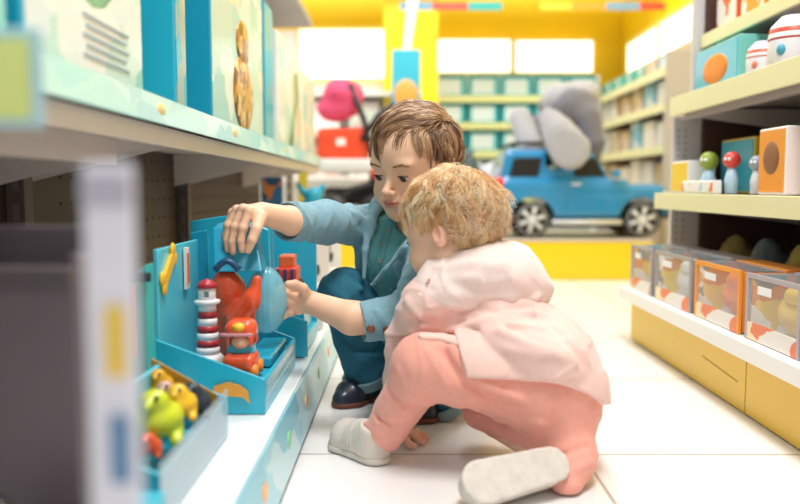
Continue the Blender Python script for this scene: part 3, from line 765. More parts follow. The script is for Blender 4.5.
# upper shelf
ZU = .758
o = rbox(2.08, 2.38, ZU, .125, .88, .10, 'teal box with a big orange fish picture on the right upper shelf', TEAL, mat('mint card', '#7fd0c4', .4), dband('#ef8a2a', .45, .65))
for i, (y, col) in enumerate(((1.98, '#d8643a'), (1.83, '#c8513a'), (1.66, '#2f86b4'), (1.47, '#2f7fb8'), (1.28, '#2f86b4'))):
    lab = ['small white and orange tub beside the fish box', 'white tub with a rust red cap on the right upper shelf', 'white tub with a blue cap, third from the right edge on the upper shelf',
           'larger white tub with a blue cap near the right edge of the upper shelf', 'nearest white and blue tub on the right upper shelf'][i]
    r = .055 if i else .04; hh = .115 if i else .085
    o = thing('toy_tub', (.90, y, ZU), lab, 'tub', 'white tubs on the right upper shelf')
    MB().lathe([(0, 0), (r * .9, 0), (r, .01), (r, hh * .6), (r * .9, hh * .8), (r * .5, hh), (0, hh * 1.02)], (0, 0, 0)).build('tub', WTOY, o)
    MB().lathe([(r * .97, hh * .5), (r * 1.01, hh * .52), (r * .95, hh * .74), (r * .90, hh * .76)], (0, 0, 0)).build('cap_print', mat('cap ' + col, col, .4), o)
    MB().ball((-r * .75, -r * .55, hh * .3), (r * .2, r * .2, hh * .12)).build('small_print', mat('small ' + col, '#4aa0b4' if i % 2 else '#e07a5a', .4), o)
# top shelf
ZT = .949
topc = [('#e2622c', 'orange'), ('#e8a23a', 'amber'), ('#f2d24a', 'yellow'), ('#2f9a86', 'sea green'), ('#ece6dc', 'cream'), ('#e0603a', 'brick orange')]
for i, (col, nm) in enumerate(topc):
    y = 2.34 - i * .17
    rbox(y - .075, y + .07, ZT, .10 + .03 * (i % 3), .95, .1, nm + ' box on the topmost shelf of the right unit', printed('top print %d' % i, [col, '#f2ece2', col], (18, 18, 18), seed=40 + i), mat('card ' + col, col, .4))

# ------------------------------------------------------------------ shelves along the right wall and the back wall
def wall_unit(name_label, x0, x1, y0, y1, levels, m_lip, m_body, face, back=True):
    o = thing('wall_shelf', ((x0 + x1) / 2, (y0 + y1) / 2, 0), name_label, 'shelf')
    for z in levels:
        wb_(MB().box(((x0 + x1) / 2, (y0 + y1) / 2, z - .012), (x1 - x0, y1 - y0, .02)), 'shelf_board', m_body, o)
        if face == 'x': wb_(MB().box((x0 - .006, (y0 + y1) / 2, z - .015), (.012, y1 - y0, .05)), 'shelf_lip', m_lip, o)
        else: wb_(MB().box(((x0 + x1) / 2, y0 - .006, z - .015), (x1 - x0, .012, .05)), 'shelf_lip', m_lip, o)
    if face == 'x':
        wb_(MB().box((x1 - .005, (y0 + y1) / 2, (levels[-1]) / 2 + .1), (.01, y1 - y0, levels[-1] + .2)), 'back_panel', m_body, o)
        for y in (y0, y1): wb_(MB().box(((x0 + x1) / 2, y, levels[-1] / 2 + .05), (x1 - x0, .02, levels[-1] + .10)), 'side_panel', mat('grey side panel', '#bdb8b6', .5), o)
    else:
        wb_(MB().box(((x0 + x1) / 2, y1 - .005, (levels[-1]) / 2 + .1), (x1 - x0, .01, levels[-1] + .2)), 'back_panel', m_body, o)
        for x in (x0, x1): wb_(MB().box((x, (y0 + y1) / 2, levels[-1] / 2 + .08), (.02, y1 - y0, levels[-1] + .16)), 'side_panel', m_body, o)
    return o
LIPY = mat('yellow-green lip', '#dfe4a0', .4)
wu = wall_unit('tall tan shelf along the right wall under the glowing panels', 1.46, 1.68, 4.4, 6.0, (.47, .71, .945, 1.14), LIPC, mat('tan shelf body', '#cbb99c', .5), 'x')
cols = [('#2fae9e', 'teal'), ('#c9a878', 'tan'), ('#7fb2c4', 'grey-blue'), ('#e6dccb', 'cream'), ('#b08d5a', 'brown'), ('#d9d6d0', 'silver')]
k = 0
for z, lv in ((.47, 'lowest'), (.71, 'second'), (.945, 'third'), (1.14, 'top')):
    for j in range(6):
        y = 4.52 + j * .255
        col, nm = (cols[0] if (lv == 'top' and j > 1) else cols[(1, 3, 2, 5, 4, 1, 3, 5)[(k * 3 + k // 4) % 8]])
        rbox(y - .1, y + .1, z, .15 + .02 * (k % 3) if lv != 'top' else .10, 1.49, .12, '%s box on the %s level of the right wall shelf, %s from its near end' % (nm, lv, ('first', 'second', 'third', 'fourth', 'fifth', 'sixth')[j]),
             printed('wallbox ' + nm, [col, '#efe9df', col], (14, 14, 14), seed=60 + k), mat('wallcard ' + col, col, .5), group='boxes on the right wall shelf')
        k += 1
# back wall shelf of teal boxes
a = W(437, 100, 5.95); b = W(596, 100, 5.95)
X0, X1 = a[0], b[0]
levels = [W(500, y, 5.9)[2] for y in (200, 152, 124, 97)]
bw = wall_unit('white shelf with yellow-green lips of teal boxes on the yellow back wall', X0, X1, 5.9, 6.2, levels, LIPY, mat('back shelf white', '#e9efe6', .5), 'y')
TB = [('#3fbdb4', 'teal'), ('#9fd8d4', 'pale teal'), ('#58c4c0', 'aqua')]
for li, z in enumerate(levels):
    n = 5
    for j in range(n):
        x = X0 + .1 + (X1 - X0 - .2) * j / (n - 1)
        o = thing('storage_box', (x, 5.99, z), '%s teal and white box on the %s shelf of the back wall' % (('leftmost', 'second from left', 'middle', 'second from right', 'rightmost')[j], ('lowest', 'second lowest', 'second highest', 'highest')[li]), 'box', 'teal boxes on the back wall shelf')
        h = .165
        MB().box((0, 0, h / 2), (.225, .12, h)).build('carton', mat('back teal card', '#36b6c2', .4), o, .004)
        MB().box((-.005, -.061, h * .48), (.165, .003, h * .66)).build('white_picture', mat('pale picture', '#dbecee', .4), o)
        MB().box((.0, -.061, h * .92), (.22, .003, h * .1)).build('top_band', mat('dark teal band', '#2199a8', .4), o)

# ------------------------------------------------------------------ yellow display stand with the ride-on car
st = thing('display_stand', (.5, 4.45, 0), 'long low yellow display platform under the blue toy car', 'platform')
sx0 = W(322, 240, 4.05)[0]; sx1 = 1.30
wb_(MB().box(((sx0 + sx1) / 2, 4.45, .10), (sx1 - sx0, .8, .20)), 'yellow_base', mat('yellow platform', '#f3d012', .35, coat=.3), st, .004)
wb_(MB().box(((sx0 + sx1 + .0) / 2, 4.45, .207), (sx1 - sx0 + .01, .81, .014)), 'top_board', mat('warm grey board', '#cbbfae', .4), st, .003)

def elephant_body():
    s = SDF().add(el(W(574, 110, 4.36), (.150, .13, .135))).add(el(W(545, 140, 4.42), (.15, .12, .15)), .05)
    s.add(rc(W(588, 118, 4.27), W(596, 142, 4.22), .075, .05), .04).add(rc(W(596, 142, 4.22), W(592, 168, 4.24), .045, .035), .02)
    s.add(rc(W(556, 100, 4.44), W(548, 106, 4.5), .06, .06), .03); return s
def elephant_ear():
    s = SDF().add(rc(W(548, 116, 4.17), W(570, 150, 4.06), .075, .105)).disp(wrinkle(.006, 20, 4))
    nn = W(560, 135, 4.1) - CAM; nn[2] = 0; nn /= np.linalg.norm(nn)
    s.cut(plane(W(570, 150, 4.10), nn), .02).cut(plane(W(570, 150, 4.02), -nn), .02); return s
BLUE = mat('bright blue car paint', '#0f84bd', .22, coat=.8)
BLK = mat('black plastic', '#0d0f12', .35)
CHR = mat('silver plastic', '#dcdfe1', .3, metal=.15)
cY = 4.34; zt = .215; k = .00545
cx = lambda px: (px - 403) / F_PX * 4.2
x0c, xr, xf, x1c = cx(494), cx(530), cx(638), cx(664)
rw = .096
carr = thing('ride_on_car', ((x0c + x1c) / 2, cY, zt), 'bright blue ride-on toy car with silver wheels on the yellow platform', 'toy car')
hw = .215
zc = lambda v: zt + v
s = SDF().add(rb(((x0c + x1c) / 2, cY, zc(.19)), ((x1c - x0c) / 2, hw, .095), .05))
s.add(rb(((x0c + .02 + cx(625)) / 2, cY, zc(.27)), ((cx(625) - x0c) / 2 - .01, hw - .005, .045), .03), .02)
cab = SDF().add(rb(((x0c + .03 + cx(606)) / 2, cY, zc(.365)), ((cx(606) - x0c) / 2 - .015, hw - .03, .105), .035))
cab.cut(plane((cx(607), cY, zc(.33)), (.62, 0, .5)), .02).cut(plane((x0c + .02, cY, zc(.33)), (-.9, 0, .25)), .02)
s.add(cab, .02)
for x in (xr, xf):
    s.sub(rc((x, cY - .5, zc(rw + .002)), (x, cY + .5, zc(rw + .002)), rw + .022, rw + .022), .008)
s.ridge([(x0c + .05, cY - hw, zc(.245)), (x1c - .06, cY - hw, zc(.235))], .012, -.006)
s.ridge([(cx(566), cY - hw, zc(.13)), (cx(566), cY - hw, zc(.3))], .006, -.004)
s.ridge([(cx(606), cY - hw, zc(.13)), (cx(606), cY - hw, zc(.28))], .006, -.004)
for xx in (cx(553),):
    s.sub(rb((xx - .005, cY, zc(.41)), (.045, hw + .1, .045), .02), .006)
_eb = elephant_body(); _ee = elephant_ear(); s.sub(lambda p: _eb(p) - .006, .004).sub(lambda p: _ee(p) - .006, .004)
sdf_obj('car_body', s, (x0c - .03, cY - hw - .03, zt + .03), (x1c + .03, cY + hw + .03, zt + .53), .0075, BLUE, carr)
def cl(x, y, z): return (x - carr.location[0], y - carr.location[1], z - carr.location[2])
for sy in (-1, 1):
    MB().quadbox([cl(cx(507), cY + sy * (hw - .034), zc(.325)), cl(cx(536), cY + sy * (hw - .034), zc(.325)), cl(cx(540), cY + sy * (hw - .038), zc(.425)), cl(cx(512), cY + sy * (hw - .038), zc(.425))], (0, sy * .012, 0)).build('side_window', BLK, carr, .004)
    MB().quadbox([cl(cx(571), cY + sy * (hw - .034), zc(.325)), cl(cx(602), cY + sy * (hw - .034), zc(.325)), cl(cx(592), cY + sy * (hw - .038), zc(.425)), cl(cx(571), cY + sy * (hw - .038), zc(.425))], (0, sy * .012, 0)).build('side_window', BLK, carr, .004)
    MB().tube([cl(cx(549), cY + sy * (hw + .01), zc(.085)), cl(cx(617), cY + sy * (hw + .01), zc(.085))], .014).build('running_board', CHR, carr)
    MB().tube([cl(cx(505), cY + sy * .15, zc(.49)), cl(cx(515), cY + sy * .15, zc(.505)), cl(cx(575), cY + sy * .15, zc(.505)), cl(cx(588), cY + sy * .15, zc(.475))], .009).build('roof_rail', BLK, carr)
    MB().box(cl(cx(572), cY + sy * (hw + .004), zc(.285)), (.05, .012, .012)).build('door_handle', CHR, carr, .003)
    MB().ball(cl(x0c + .02, cY + sy * (hw - .03), zc(.29)), (.03, .04, .035)).build('tail_light', mat('red lamp', '#e3252c', .2, coat=.5), carr)
    MB().ball(cl(x1c - .03, cY + sy * (hw - .05), zc(.235)), (.03, .05, .025)).build('head_light', mat('clear lamp', '#e8f2f6', .15, coat=.6), carr)
    MB().box(cl(cx(610), cY + sy * (hw + .02), zc(.34)), (.04, .05, .035)).build('wing_mirror', BLUE, carr, .008)
MB().box(cl((x0c + x1c) / 2, cY, zc(.08)), (x1c - x0c - .34, hw * 1.5, .05)).build('chassis', BLK, carr, .005)
MB().box(cl(cx(600), cY, zc(.1)), (.03, hw * 1.7, .06)).build('chassis', BLK, carr, .005)
MB().box(cl(x1c - .005, cY, zc(.13)), (.03, hw * 1.8, .06)).build('bumper', BLK, carr, .01); MB().box(cl(x0c + .005, cY, zc(.13)), (.03, hw * 1.8, .06)).build('bumper', BLK, carr, .01)
for x in (xr, xf):
    for sy in (-1, 1):
        c = cl(x, cY + sy * (hw - .035), zc(rw)); c = Vector(c)
        w = MB().lathe([(rw * .86, -.032), (rw * .97, -.032), (rw, -.02), (rw, .02), (rw * .97, .032), (rw * .86, .032)], c, 'Y', 32).build('wheel', mat('black tyre', '#23211f', .7), carr)
        r = MB().lathe([(0, -.026), (rw * .80, -.026), (rw * .83, -.036), (rw * .88, -.026), (rw * .88, .026), (rw * .83, .036), (rw * .80, .026), (0, .026)], c, 'Y', 32)
        for q in range(6):
            a = q * PI / 3 + .3
            r.tube([c + Vector((math.cos(a) * rw * .12, sy * .026, math.sin(a) * rw * .12)), c + Vector((math.cos(a) * rw * .72, sy * .026, math.sin(a) * rw * .72))], [.010, .014], 6)
        r.ball(c + Vector((0, sy * .03, 0)), (rw * .2, .012, rw * .2)); rim = r.build('rim', CHR, w)
        g = MB()
        for q in range(6):
            a = q * PI / 3 + .3 + PI / 6
            g.ball(c + Vector((math.cos(a) * rw * .52, sy * .0265, math.sin(a) * rw * .52)), (rw * .115, .003, rw * .115), 10, 6)
        g.build('rim_hole', mat('dark rim hole', '#4b4743', .6), w)

# ------------------------------------------------------------------ grey plush elephant leaning out over the car
e = W(575, 104, 4.34)
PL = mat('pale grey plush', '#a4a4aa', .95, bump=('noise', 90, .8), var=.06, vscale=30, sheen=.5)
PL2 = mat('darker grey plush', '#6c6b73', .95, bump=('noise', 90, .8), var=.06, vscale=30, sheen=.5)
el_ = thing('plush_elephant', (e[0], 4.38, zt + .3), 'big grey plush elephant sitting in the blue toy car', 'plush toy')
s = elephant_body()
lo, hi = bounds([W(520, 70, 4.2), W(620, 190, 4.2), W(520, 70, 4.6)], .08)
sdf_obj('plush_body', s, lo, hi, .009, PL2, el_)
s = elephant_ear()
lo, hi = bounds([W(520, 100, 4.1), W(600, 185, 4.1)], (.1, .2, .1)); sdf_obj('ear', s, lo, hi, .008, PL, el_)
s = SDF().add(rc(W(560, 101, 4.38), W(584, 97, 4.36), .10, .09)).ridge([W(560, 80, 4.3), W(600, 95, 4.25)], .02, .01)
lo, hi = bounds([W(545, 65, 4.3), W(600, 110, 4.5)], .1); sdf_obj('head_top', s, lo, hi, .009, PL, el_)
s = SDF().add(rc(W(520, 118, 4.36), W(532, 150, 4.26), .06, .07)); lo, hi = bounds([W(510, 105, 4.3), W(545, 165, 4.4)], .12)
sdf_obj('arm', s, lo, hi, .009, PL, el_)

# ------------------------------------------------------------------ doll stroller, white packs and bags behind the boy
sY = 4.42
def sw(px, py, dy=0): return tuple(W(px, py, sY + dy))
b0 = W(345, 240, sY)
sr = thing('doll_stroller', (b0[0], sY, .2145), 'black and red toy stroller with a pink hood behind the boy', 'stroller')
def sb(m, n, mt): return m.build(n, mt, sr, 0, wc=True)
BF = mat('black frame', '#1d1b20', .4); PK = mat('pink fabric', '#dd4f78', .8); RF = mat('orange red fabric', '#e44a22', .7); RDK = mat('dark red plastic', '#b5262c', .4)
s = SDF().add(el(W(343, 96, sY), (.115, .13, .10))).add(el(W(338, 110, sY), (.115, .11, .07)), .03).disp(wrinkle(.022, 20, 6)).cut(plane(W(345, 120, sY), (.45, 0, -1)), .01); lo, hi = bounds([W(320, 75, sY - .1), W(370, 125, sY + .1)], .05)
sdf_obj('hood', s, lo, hi, .01, PK, sr)
s = SDF().add(rb(W(343, 146, sY), (.145, .09, .10), .04)).disp(wrinkle(.008, 25, 7)); lo, hi = bounds([W(318, 115, sY - .1), W(374, 175, sY + .1)], .04)
sdf_obj('seat', s, lo, hi, .01, RF, sr)
sb(MB().box(sw(341, 142, -.085), (.05, .01, .04)), 'white_emblem', WHT)
s = SDF().add(rb(W(346, 166, sY - .05), (.16, .07, .04), .03)); lo, hi = bounds([W(310, 150, sY - .15), W(380, 180, sY + .1)], .04)
sdf_obj('footrest', s, lo, hi, .009, mat('pale grey fabric', '#d5d8d8', .7), sr)
for dy in (-.09, .09):
    sb(MB().tube([sw(350, 84, dy), sw(364, 120, dy), sw(374, 160, dy), sw(386, 205, dy), sw(389, 228, dy)], .016), 'frame_tube', BF)
    sb(MB().tube([sw(362, 140, dy), sw(378, 116, dy), sw(394, 104, dy)], .018), 'handle_tube', BF)
    sb(MB().tube([sw(322, 235, dy), sw(350, 190, dy), sw(385, 180, dy)], .018), 'frame_tube', BF)
for px in (332, 377):
    for dy in (-.11, .11):
        c = W(px, 212, sY + dy); c[2] = .2145 + .116; sb(MB().lathe([(.05, -.02), (.105, -.02), (.115, 0), (.105, .02), (.05, .02)], c, 'Y', 24), 'wheel', BF)
        sb(MB().lathe([(0, -.012), (.05, -.018), (.05, .018), (0, .012)], c, 'Y', 18), 'hub', RDK)
s = SDF().add(rb(W(352, 196, sY + .02), (.16, .07, .05), .03)).add(rb(W(378, 175, sY), (.05, .07, .09), .03), .03); lo, hi = bounds([W(305, 150, sY - .1), W(400, 220, sY + .1)], .04)
sdf_obj('basket', s, lo, hi, .01, mat('black fabric', '#242228', .8), sr)
sb(MB().ball(sw(378, 172, -.1), (.04, .03, .05)), 'red_knob', mat('red lamp plastic', '#e0402a', .35))
# pale packs hanging on the far shelf behind the stroller
pal = [('#efe9e2', 'cream'), ('#d8dde0', 'pale grey'), ('#e6b8b0', 'rose'), ('#f3f1ec', 'white'), ('#cfd8c8', 'pale green')]
fs = thing('wall_shelf', (-.3, 5.5, 0), 'far white shelf of pale packs left of the yellow column', 'shelf')
for z in (.25, .55, .85, 1.12): wb_(MB().box((-.55, 5.5, z), (1.35, .3, .025)), 'shelf_board', WHT, fs)
wb_(MB().box((-.55, 5.66, .8), (1.35, .02, 1.6)), 'back_panel', mat('cool white panel', '#eceeee', .5), fs)
kk = 0
for li, z in enumerate((.563, .863)):
    for j in range(5):
        col, nm = pal[(kk + li) % 5]; x = -1.08 + j * .27
        o = thing('pale_package', (x, 5.45, z), '%s package, %s on the %s board of the far white shelf' % (nm, ('first', 'second', 'third', 'fourth', 'last')[j], ('lower', 'upper')[li]), 'package', 'pale packages on the far white shelf')
        MB().box((0, 0, .1), (.2, .1, .2)).build('carton', printed('pale print ' + nm, [col, '#f4f2ee', col, '#c9b8b0'], (12, 12, 12), seed=80 + kk), o, .004); kk += 1
# white and grey toys standing on the platform behind the children
for i, (px, py, Y, sx, sz, col, lab) in enumerate(((466, 188, 4.42, .06, .17, '#e7e6e6', 'white toy bundle behind the boy on the yellow platform'), (486, 172, 4.72, .06, .21, '#d9dde2', 'pale grey toy bundle beside the tail of the blue car'),
                                                    (468, 160, 4.68, .03, .24, '#5c6a72', 'slate grey toy behind the white bundles'))):
    c = W(px, py, Y); z0 = .2145; top = c[2] + .05
    o = thing('plush_toy', (c[0], Y, z0), lab, 'toy')
    zc_ = (z0 + top) / 2
    s = SDF().add(el((c[0], Y, z0 + (top - z0) * .32), (sx * 1.1, .09, (top - z0) * .36))).add(el((c[0] + .01, Y, z0 + (top - z0) * .75), (sx * .75, .07, (top - z0) * .26)), .03)
    for q in (-1, 1): s.add(rc((c[0] + q * sx * .5, Y, top - .03), (c[0] + q * sx * .8, Y, top + .02), .02, .012), .02)
    s.disp(wrinkle(.012, 24, i)).cut(plane((0, 0, z0 + .001), (0, 0, -1)))
    sdf_obj('toy_body', s, (c[0] - sx * 1.6, Y - .13, z0 - .01), (c[0] + sx * 1.6, Y + .13, top + .06), .008, mat('bundle ' + col, col, .8), o)

# ------------------------------------------------------------------ the two children
SKIN = mat('skin', '#e9b898', .5, attr='tint', sss=.12)
def basis(psi, beta, roll=0):
    """columns: person's left, back of the head, up"""
    F_ = np.array([-math.sin(psi) * math.cos(beta), -math.cos(psi) * math.cos(beta), -math.sin(beta)])
    left = np.array([math.cos(psi), -math.sin(psi), 0.0]); back = -F_; up = np.cross(left, back)
    if roll:
        c, s = math.cos(roll), math.sin(roll); left, up = left * c + up * s, up * c - left * s
    return np.stack([left, back, up], 1)

def head_sdf(s, R, c, k, baby=False):
    """adds a child's head to s; returns local->world map; k scales the unit head (0.22 m tall)"""
    def T(x, y, z): return c + R @ (np.array([x, y, z]) * k)
    E = lambda p, r: el(T(*p), np.array(r) * k, R)
    S = lambda a, b, ra, rb_: rc(T(*a), T(*b), ra * k, rb_ * k)
    s.add(E((0, .012, .030), (.079, .096, .083)))
    s.add(E((0, -.028, -.030), (.064, .060, .072)), .03 * k)
    s.add(E((0, -.030, .030), (.068, .060, .055)), .03 * k)
    ck = .036 if baby else .031
    for q in (-1, 1):
        s.add(E((q * .034, -.050, -.050), (ck, .034, ck)), .02 * k)
        s.add(S((q * .050, .000, -.055), (q * .022, -.052, -.092), .022, .018), .022 * k)
    s.add(E((0, -.066, -.090), (.022, .019, .017)), .014 * k)
    # eye sockets, eyelids
    for q in (-1, 1):
        s.sub(E((q * .030, -.101, -.005), (.019, .016, .013)), .012 * k)
        s.add(E((q * .030, -.074, -.009), (.0152, .0150, .0142)), .004 * k)
        s.sub(E((q * .030, -.094, -.0135), (.0130, .013, .0062)), .0015 * k)
        s.add(E((q * .030, -.081, .0150), (.020, .010, .008)), .014 * k)
    # nose
    s.add(S((0, -.082, -.008), (0, -.1045, -.036), .0065, .0078), .010 * k)
    s.add(E((0, -.1055, -.0385), (.0088, .0080, .0072)), .005 * k)
    for q in (-1, 1):
        s.add(E((q * .0098, -.0965, -.0405), (.0062, .0075, .0058)), .004 * k)
        s.sub(E((q * .0048, -.1020, -.0462), (.0026, .0036, .0030)), .001 * k)
    # lips
    s.add(E((0, -.086, -.062), (.024, .012, .016)), .012 * k)
    s.add(E((-.006, -.0965, -.0585), (.0100, .0048, .0036)), .004 * k).add(E((.006, -.0965, -.0585), (.0100, .0048, .0036)), .002 * k)
    s.add(E((0, -.0955, -.0665), (.0125, .0052, .0046)), .004 * k)
    s.ridge([T(-.021, -.088, -.0625), T(-.008, -.100, -.0615), T(0, -.102, -.0622), T(.008, -.100, -.0615), T(.021, -.088, -.0625)], .0020 * k, -.0028 * k)
    s.ridge([T(-.012, -.092, -.0745), T(.012, -.092, -.0745)], .004 * k, -.0016 * k)
    # ears
    for q in (-1, 1):
        e0 = T(q * .079, .014, -.020)
        s.add(el(e0, np.array((.010, .0155, .024)) * k, R @ np.array([[math.cos(q * .35), -math.sin(q * .35), 0], [math.sin(q * .35), math.cos(q * .35), 0], [0, 0, 1]])), .006 * k)
        s.sub(E((q * .089, .012, -.017), (.006, .0085, .0150)), .003 * k)
        s.add(E((q * .083, .006, -.022), (.004, .003, .005)), .002 * k)
    return T

def skin_tint(base, lips, T_R_c_k, hands=()):
    R, c, k = T_R_c_k
    base = np.array(lin(base)[:3]); lips = np.array(lin(lips)[:3]); rosy = np.array(lin('#e79a80')[:3])
    def f(V):
        L = (V - c) @ R / k; out = np.repeat(base[None], len(V), 0)
        def mixin(w, col): out[:] = out * (1 - w[:, None]) + col * w[:, None]
        g = lambda p, r: np.exp(-(((L - np.array(p)) / np.array(r)) ** 2).sum(1))
        for q in (-1, 1):
            mixin(.45 * g((q * .040, -.075, -.045), (.020, .03, .018)), rosy)
            mixin(.55 * g((q * .085, .014, -.02), (.012, .02, .028)), rosy)
            mixin(.25 * g((q * .030, -.09, -.006), (.016, .02, .006)), rosy)
            mixin(.75 * np.clip(2 * g((q * .030, -.088, -.0078), (.0135, .02, .0012)) - .6, 0, 1), np.array(lin('#5c3a2a')[:3]))
        mixin(.35 * g((0, -.107, -.040), (.011, .01, .009)), rosy)
        zc_ = (L[:, 2] + .0625); w = np.exp(-((zc_ / .0082) ** 4)) * np.exp(-((L[:, 0] / .0185) ** 4)) * (L[:, 1] < -.086)
        mixin(.8 * w, lips)
        mixin(.6 * np.exp(-((zc_ / .0016) ** 2)) * np.exp(-((L[:, 0] / .019) ** 4)) * (L[:, 1] < -.086), np.array(lin('#8a3c34')[:3]))
        for h, r in hands:
            d = np.linalg.norm(V - h, axis=1); mixin(.35 * np.exp(-(d / r) ** 2), rosy)
        return out
    return f

def hair_strands(name, R, c, k, hairline, flow, n, length, r0, colours, lift, parent, seed, steps=9, curl=0.0, m=None, wild=0, jitter=.10, per=30, clumping=.75):
    rg_ = np.random.RandomState(seed); out = []
    a = np.array([.0815, .0985, .0855]); cen = np.array([0, .012, .030])
    while sum(len(o) for o in out) < n:
        v = rg_.randn(6000, 3); v /= np.linalg.norm(v, axis=1)[:, None]; out.append(v[hairline(v)])
    v = np.concatenate(out)[:n]
    P = np.zeros((n, steps, 3)); ln = length(v) * (0.7 + .6 * rg_.rand(n)); st = ln / (steps - 1)
    cur = v.copy(); ph = 2.5 * np.sin(v[:, 0] * 5 + 1) + 2.5 * np.sin(v[:, 1] * 6 + v[:, 2] * 4) + rg_.rand(n) * .7; fr = 1.2 + .4 * rg_.rand(n)
    clump = np.sin(v[:, 0] * 9 + 2 * np.sin(v[:, 1] * 7)) * .5 + np.sin(v[:, 1] * 11 + v[:, 2] * 9 + 3) * .5
    jit = rg_.randn(n, 3) * jitter
    base_l = lift * (.35 + .9 * rg_.rand(n)) * (1 + .45 * clump); wl = (rg_.rand(n) < wild) * (.5 + rg_.rand(n))
    pos = cur * a + cen
    for i in range(steps):
        t = i / (steps - 1)
        rad = base_l * (math.sin(min(1, t * 1.9) * PI / 2) - .35 * t * t) + wl * .016 * t * t
        P[:, i] = pos + (pos - cen) / np.linalg.norm(pos - cen, axis=1)[:, None] * rad[:, None]
        u = (pos - cen) / a; u /= np.linalg.norm(u, axis=1)[:, None]
        d = flow(u, t) + jit + .25 * clump[:, None] * np.cross(u, flow(u, t))
        nrm = u / a; nrm /= np.linalg.norm(nrm, axis=1)[:, None]
        d = d - (d * nrm).sum(1)[:, None] * nrm; d /= np.linalg.norm(d, axis=1)[:, None] + 1e-9
        if curl:
            sd = np.cross(nrm, d); d = d + curl * sd * np.sin(t * fr * 6.28 + ph)[:, None]; d /= np.linalg.norm(d, axis=1)[:, None]
        pos = pos + d * st[:, None]
        u = (pos - cen) / a; f = 1 / np.linalg.norm(u, axis=1)
        below = pos[:, 2] < -.03
        pos = np.where(below[:, None], pos, cen + (pos - cen) * f[:, None])
    M_ = n // per; gi = rg_.choice(n, M_, replace=False); near = np.zeros(n, int)
    for i in range(0, n, 2000): near[i:i + 2000] = np.argmax(v[i:i + 2000] @ v[gi].T, 1)
    tt = (np.linspace(0, 1, steps) ** .8 * clumping)[None, :, None]
    G = P[gi[near]]; P = P * (1 - tt) + (G + (P[:, :1] - G[:, :1]) * .35) * tt
    clump = clump * .5 + rg_.randn(M_)[near] * .7
    rad = r0 * (1 - np.linspace(0, 1, steps)[None] ** 2 * .8) * (.7 + .7 * rg_.rand(n))[:, None] * k
    cc = np.array([lin(x)[:3] for x in colours]); w = np.clip(.5 + .35 * clump + .25 * rg_.randn(n), 0, .999) * (len(cc) - 1)
    i0 = w.astype(int); fr_ = (w - i0)[:, None]; col = cc[i0] * (1 - fr_) + cc[i0 + 1] * fr_
    Wp = c + (P * k) @ R.T
    return strands(name, Wp, rad, col, m, parent)

def hand(s, wrist, knuckles, chains, thumb, k=1.0, rp=.010):
    """palm from the wrist to four knuckles, fingers as bent tapered chains, thumb from the palm's side"""
    wrist = np.asarray(wrist)
    for i, kn in enumerate(knuckles):
        s.add(rc(wrist + (np.asarray(kn) - wrist) * .15, kn, .0125 * k, .0082 * k), .008 * k if i else .012)
    for kn, ch in zip(knuckles, chains):
        pts = [np.asarray(kn)] + [np.asarray(q) for q in ch]; r = [.0076, .0069, .0062, .0052]
        for i in range(len(pts) - 1): s.add(rc(pts[i], pts[i + 1], r[i] * k, r[i + 1] * k), .0022)
        for q in pts[:2]: s.add(el(q, .0078 * k), .004)
    pts = [np.asarray(q) for q in thumb]; r = [.0115, .0085, .0075, .0062]
    for i in range(len(pts) - 1): s.add(rc(pts[i], pts[i + 1], r[i] * k, r[i + 1] * k), .005 if i == 0 else .0025)

# ================================================================== BOY
boy = thing('person', (W(412, 330, 1.72)[0], 1.74, 0), 'squatting person in a teal denim shirt reaching both hands into the toy packages', 'person')
bR = basis(math.radians(37), math.radians(13), math.radians(-3)); bc = W(415, 163, 1.66); bk = 1.03
hs = SDF(); bT = head_sdf(hs, bR, bc, bk); head_only = SDF(); head_only.ops = hs.ops[:]
neck0 = W(408, 238, 1.71)
hs.add(rc(bT(0, .02, -.06), neck0, .042, .046), .02)
lo, hi = bounds([bT(0, 0, .11), bT(0, -.1, -.09), bT(.09, 0, 0), bT(-.09, 0, 0), bT(0, .11, 0), neck0], .05)
boy_parts = [sdf_mesh(hs, lo, hi, .0016, 1)]
# arms and hands
wr = W(263, 214, 1.44)
arm = SDF().add(rc(W(308, 222, 1.55), W(292, 221, 1.50), .0250, .0270)).add(rc(W(292, 221, 1.50), wr, .0275, .0215), .012)
kn = [W(249, 211, 1.405), W(243, 209, 1.422), W(237, 210, 1.438), W(233, 213, 1.453)]
ch = [[W(243, 228, 1.395), W(241, 241, 1.392), W(242, 250, 1.392)],
      [W(235, 227, 1.412), W(232, 242, 1.408), W(233, 252, 1.408)],
      [W(229, 226, 1.430), W(227, 240, 1.426), W(228, 250, 1.424)],
      [W(228, 226, 1.448), W(226, 236, 1.446), W(227, 245, 1.444)]]
hand(arm, wr, kn, ch, [W(260, 217, 1.41), W(256, 229, 1.385), W(252, 240, 1.378), W(248, 250, 1.380)], 1.13)
lo, hi = bounds([W(222, 200, 1.38), W(230, 256, 1.46), W(335, 240, 1.62), W(335, 205, 1.62)], .035)
boy_parts.append(sdf_mesh(arm, lo, hi, .0018, 1))
wl = W(312, 303, 1.50)
arm = SDF().add(rc(W(392, 318, 1.48), W(352, 318, 1.475), .033, .031)).add(rc(W(352, 318, 1.475), wl, .031, .0225), .012)
kn = [W(300, 291, 1.500), W(296, 297, 1.495), W(295, 304, 1.495), W(298, 310, 1.500)]
ch = [[W(290, 286, 1.490), W(281, 288, 1.485), W(275, 292, 1.480)],
      [W(286, 293, 1.485), W(277, 296, 1.480), W(270, 301, 1.480)],
      [W(286, 302, 1.485), W(277, 306, 1.480), W(272, 311, 1.475)],
      [W(290, 312, 1.485), W(283, 316, 1.480), W(278, 319, 1.475)]]
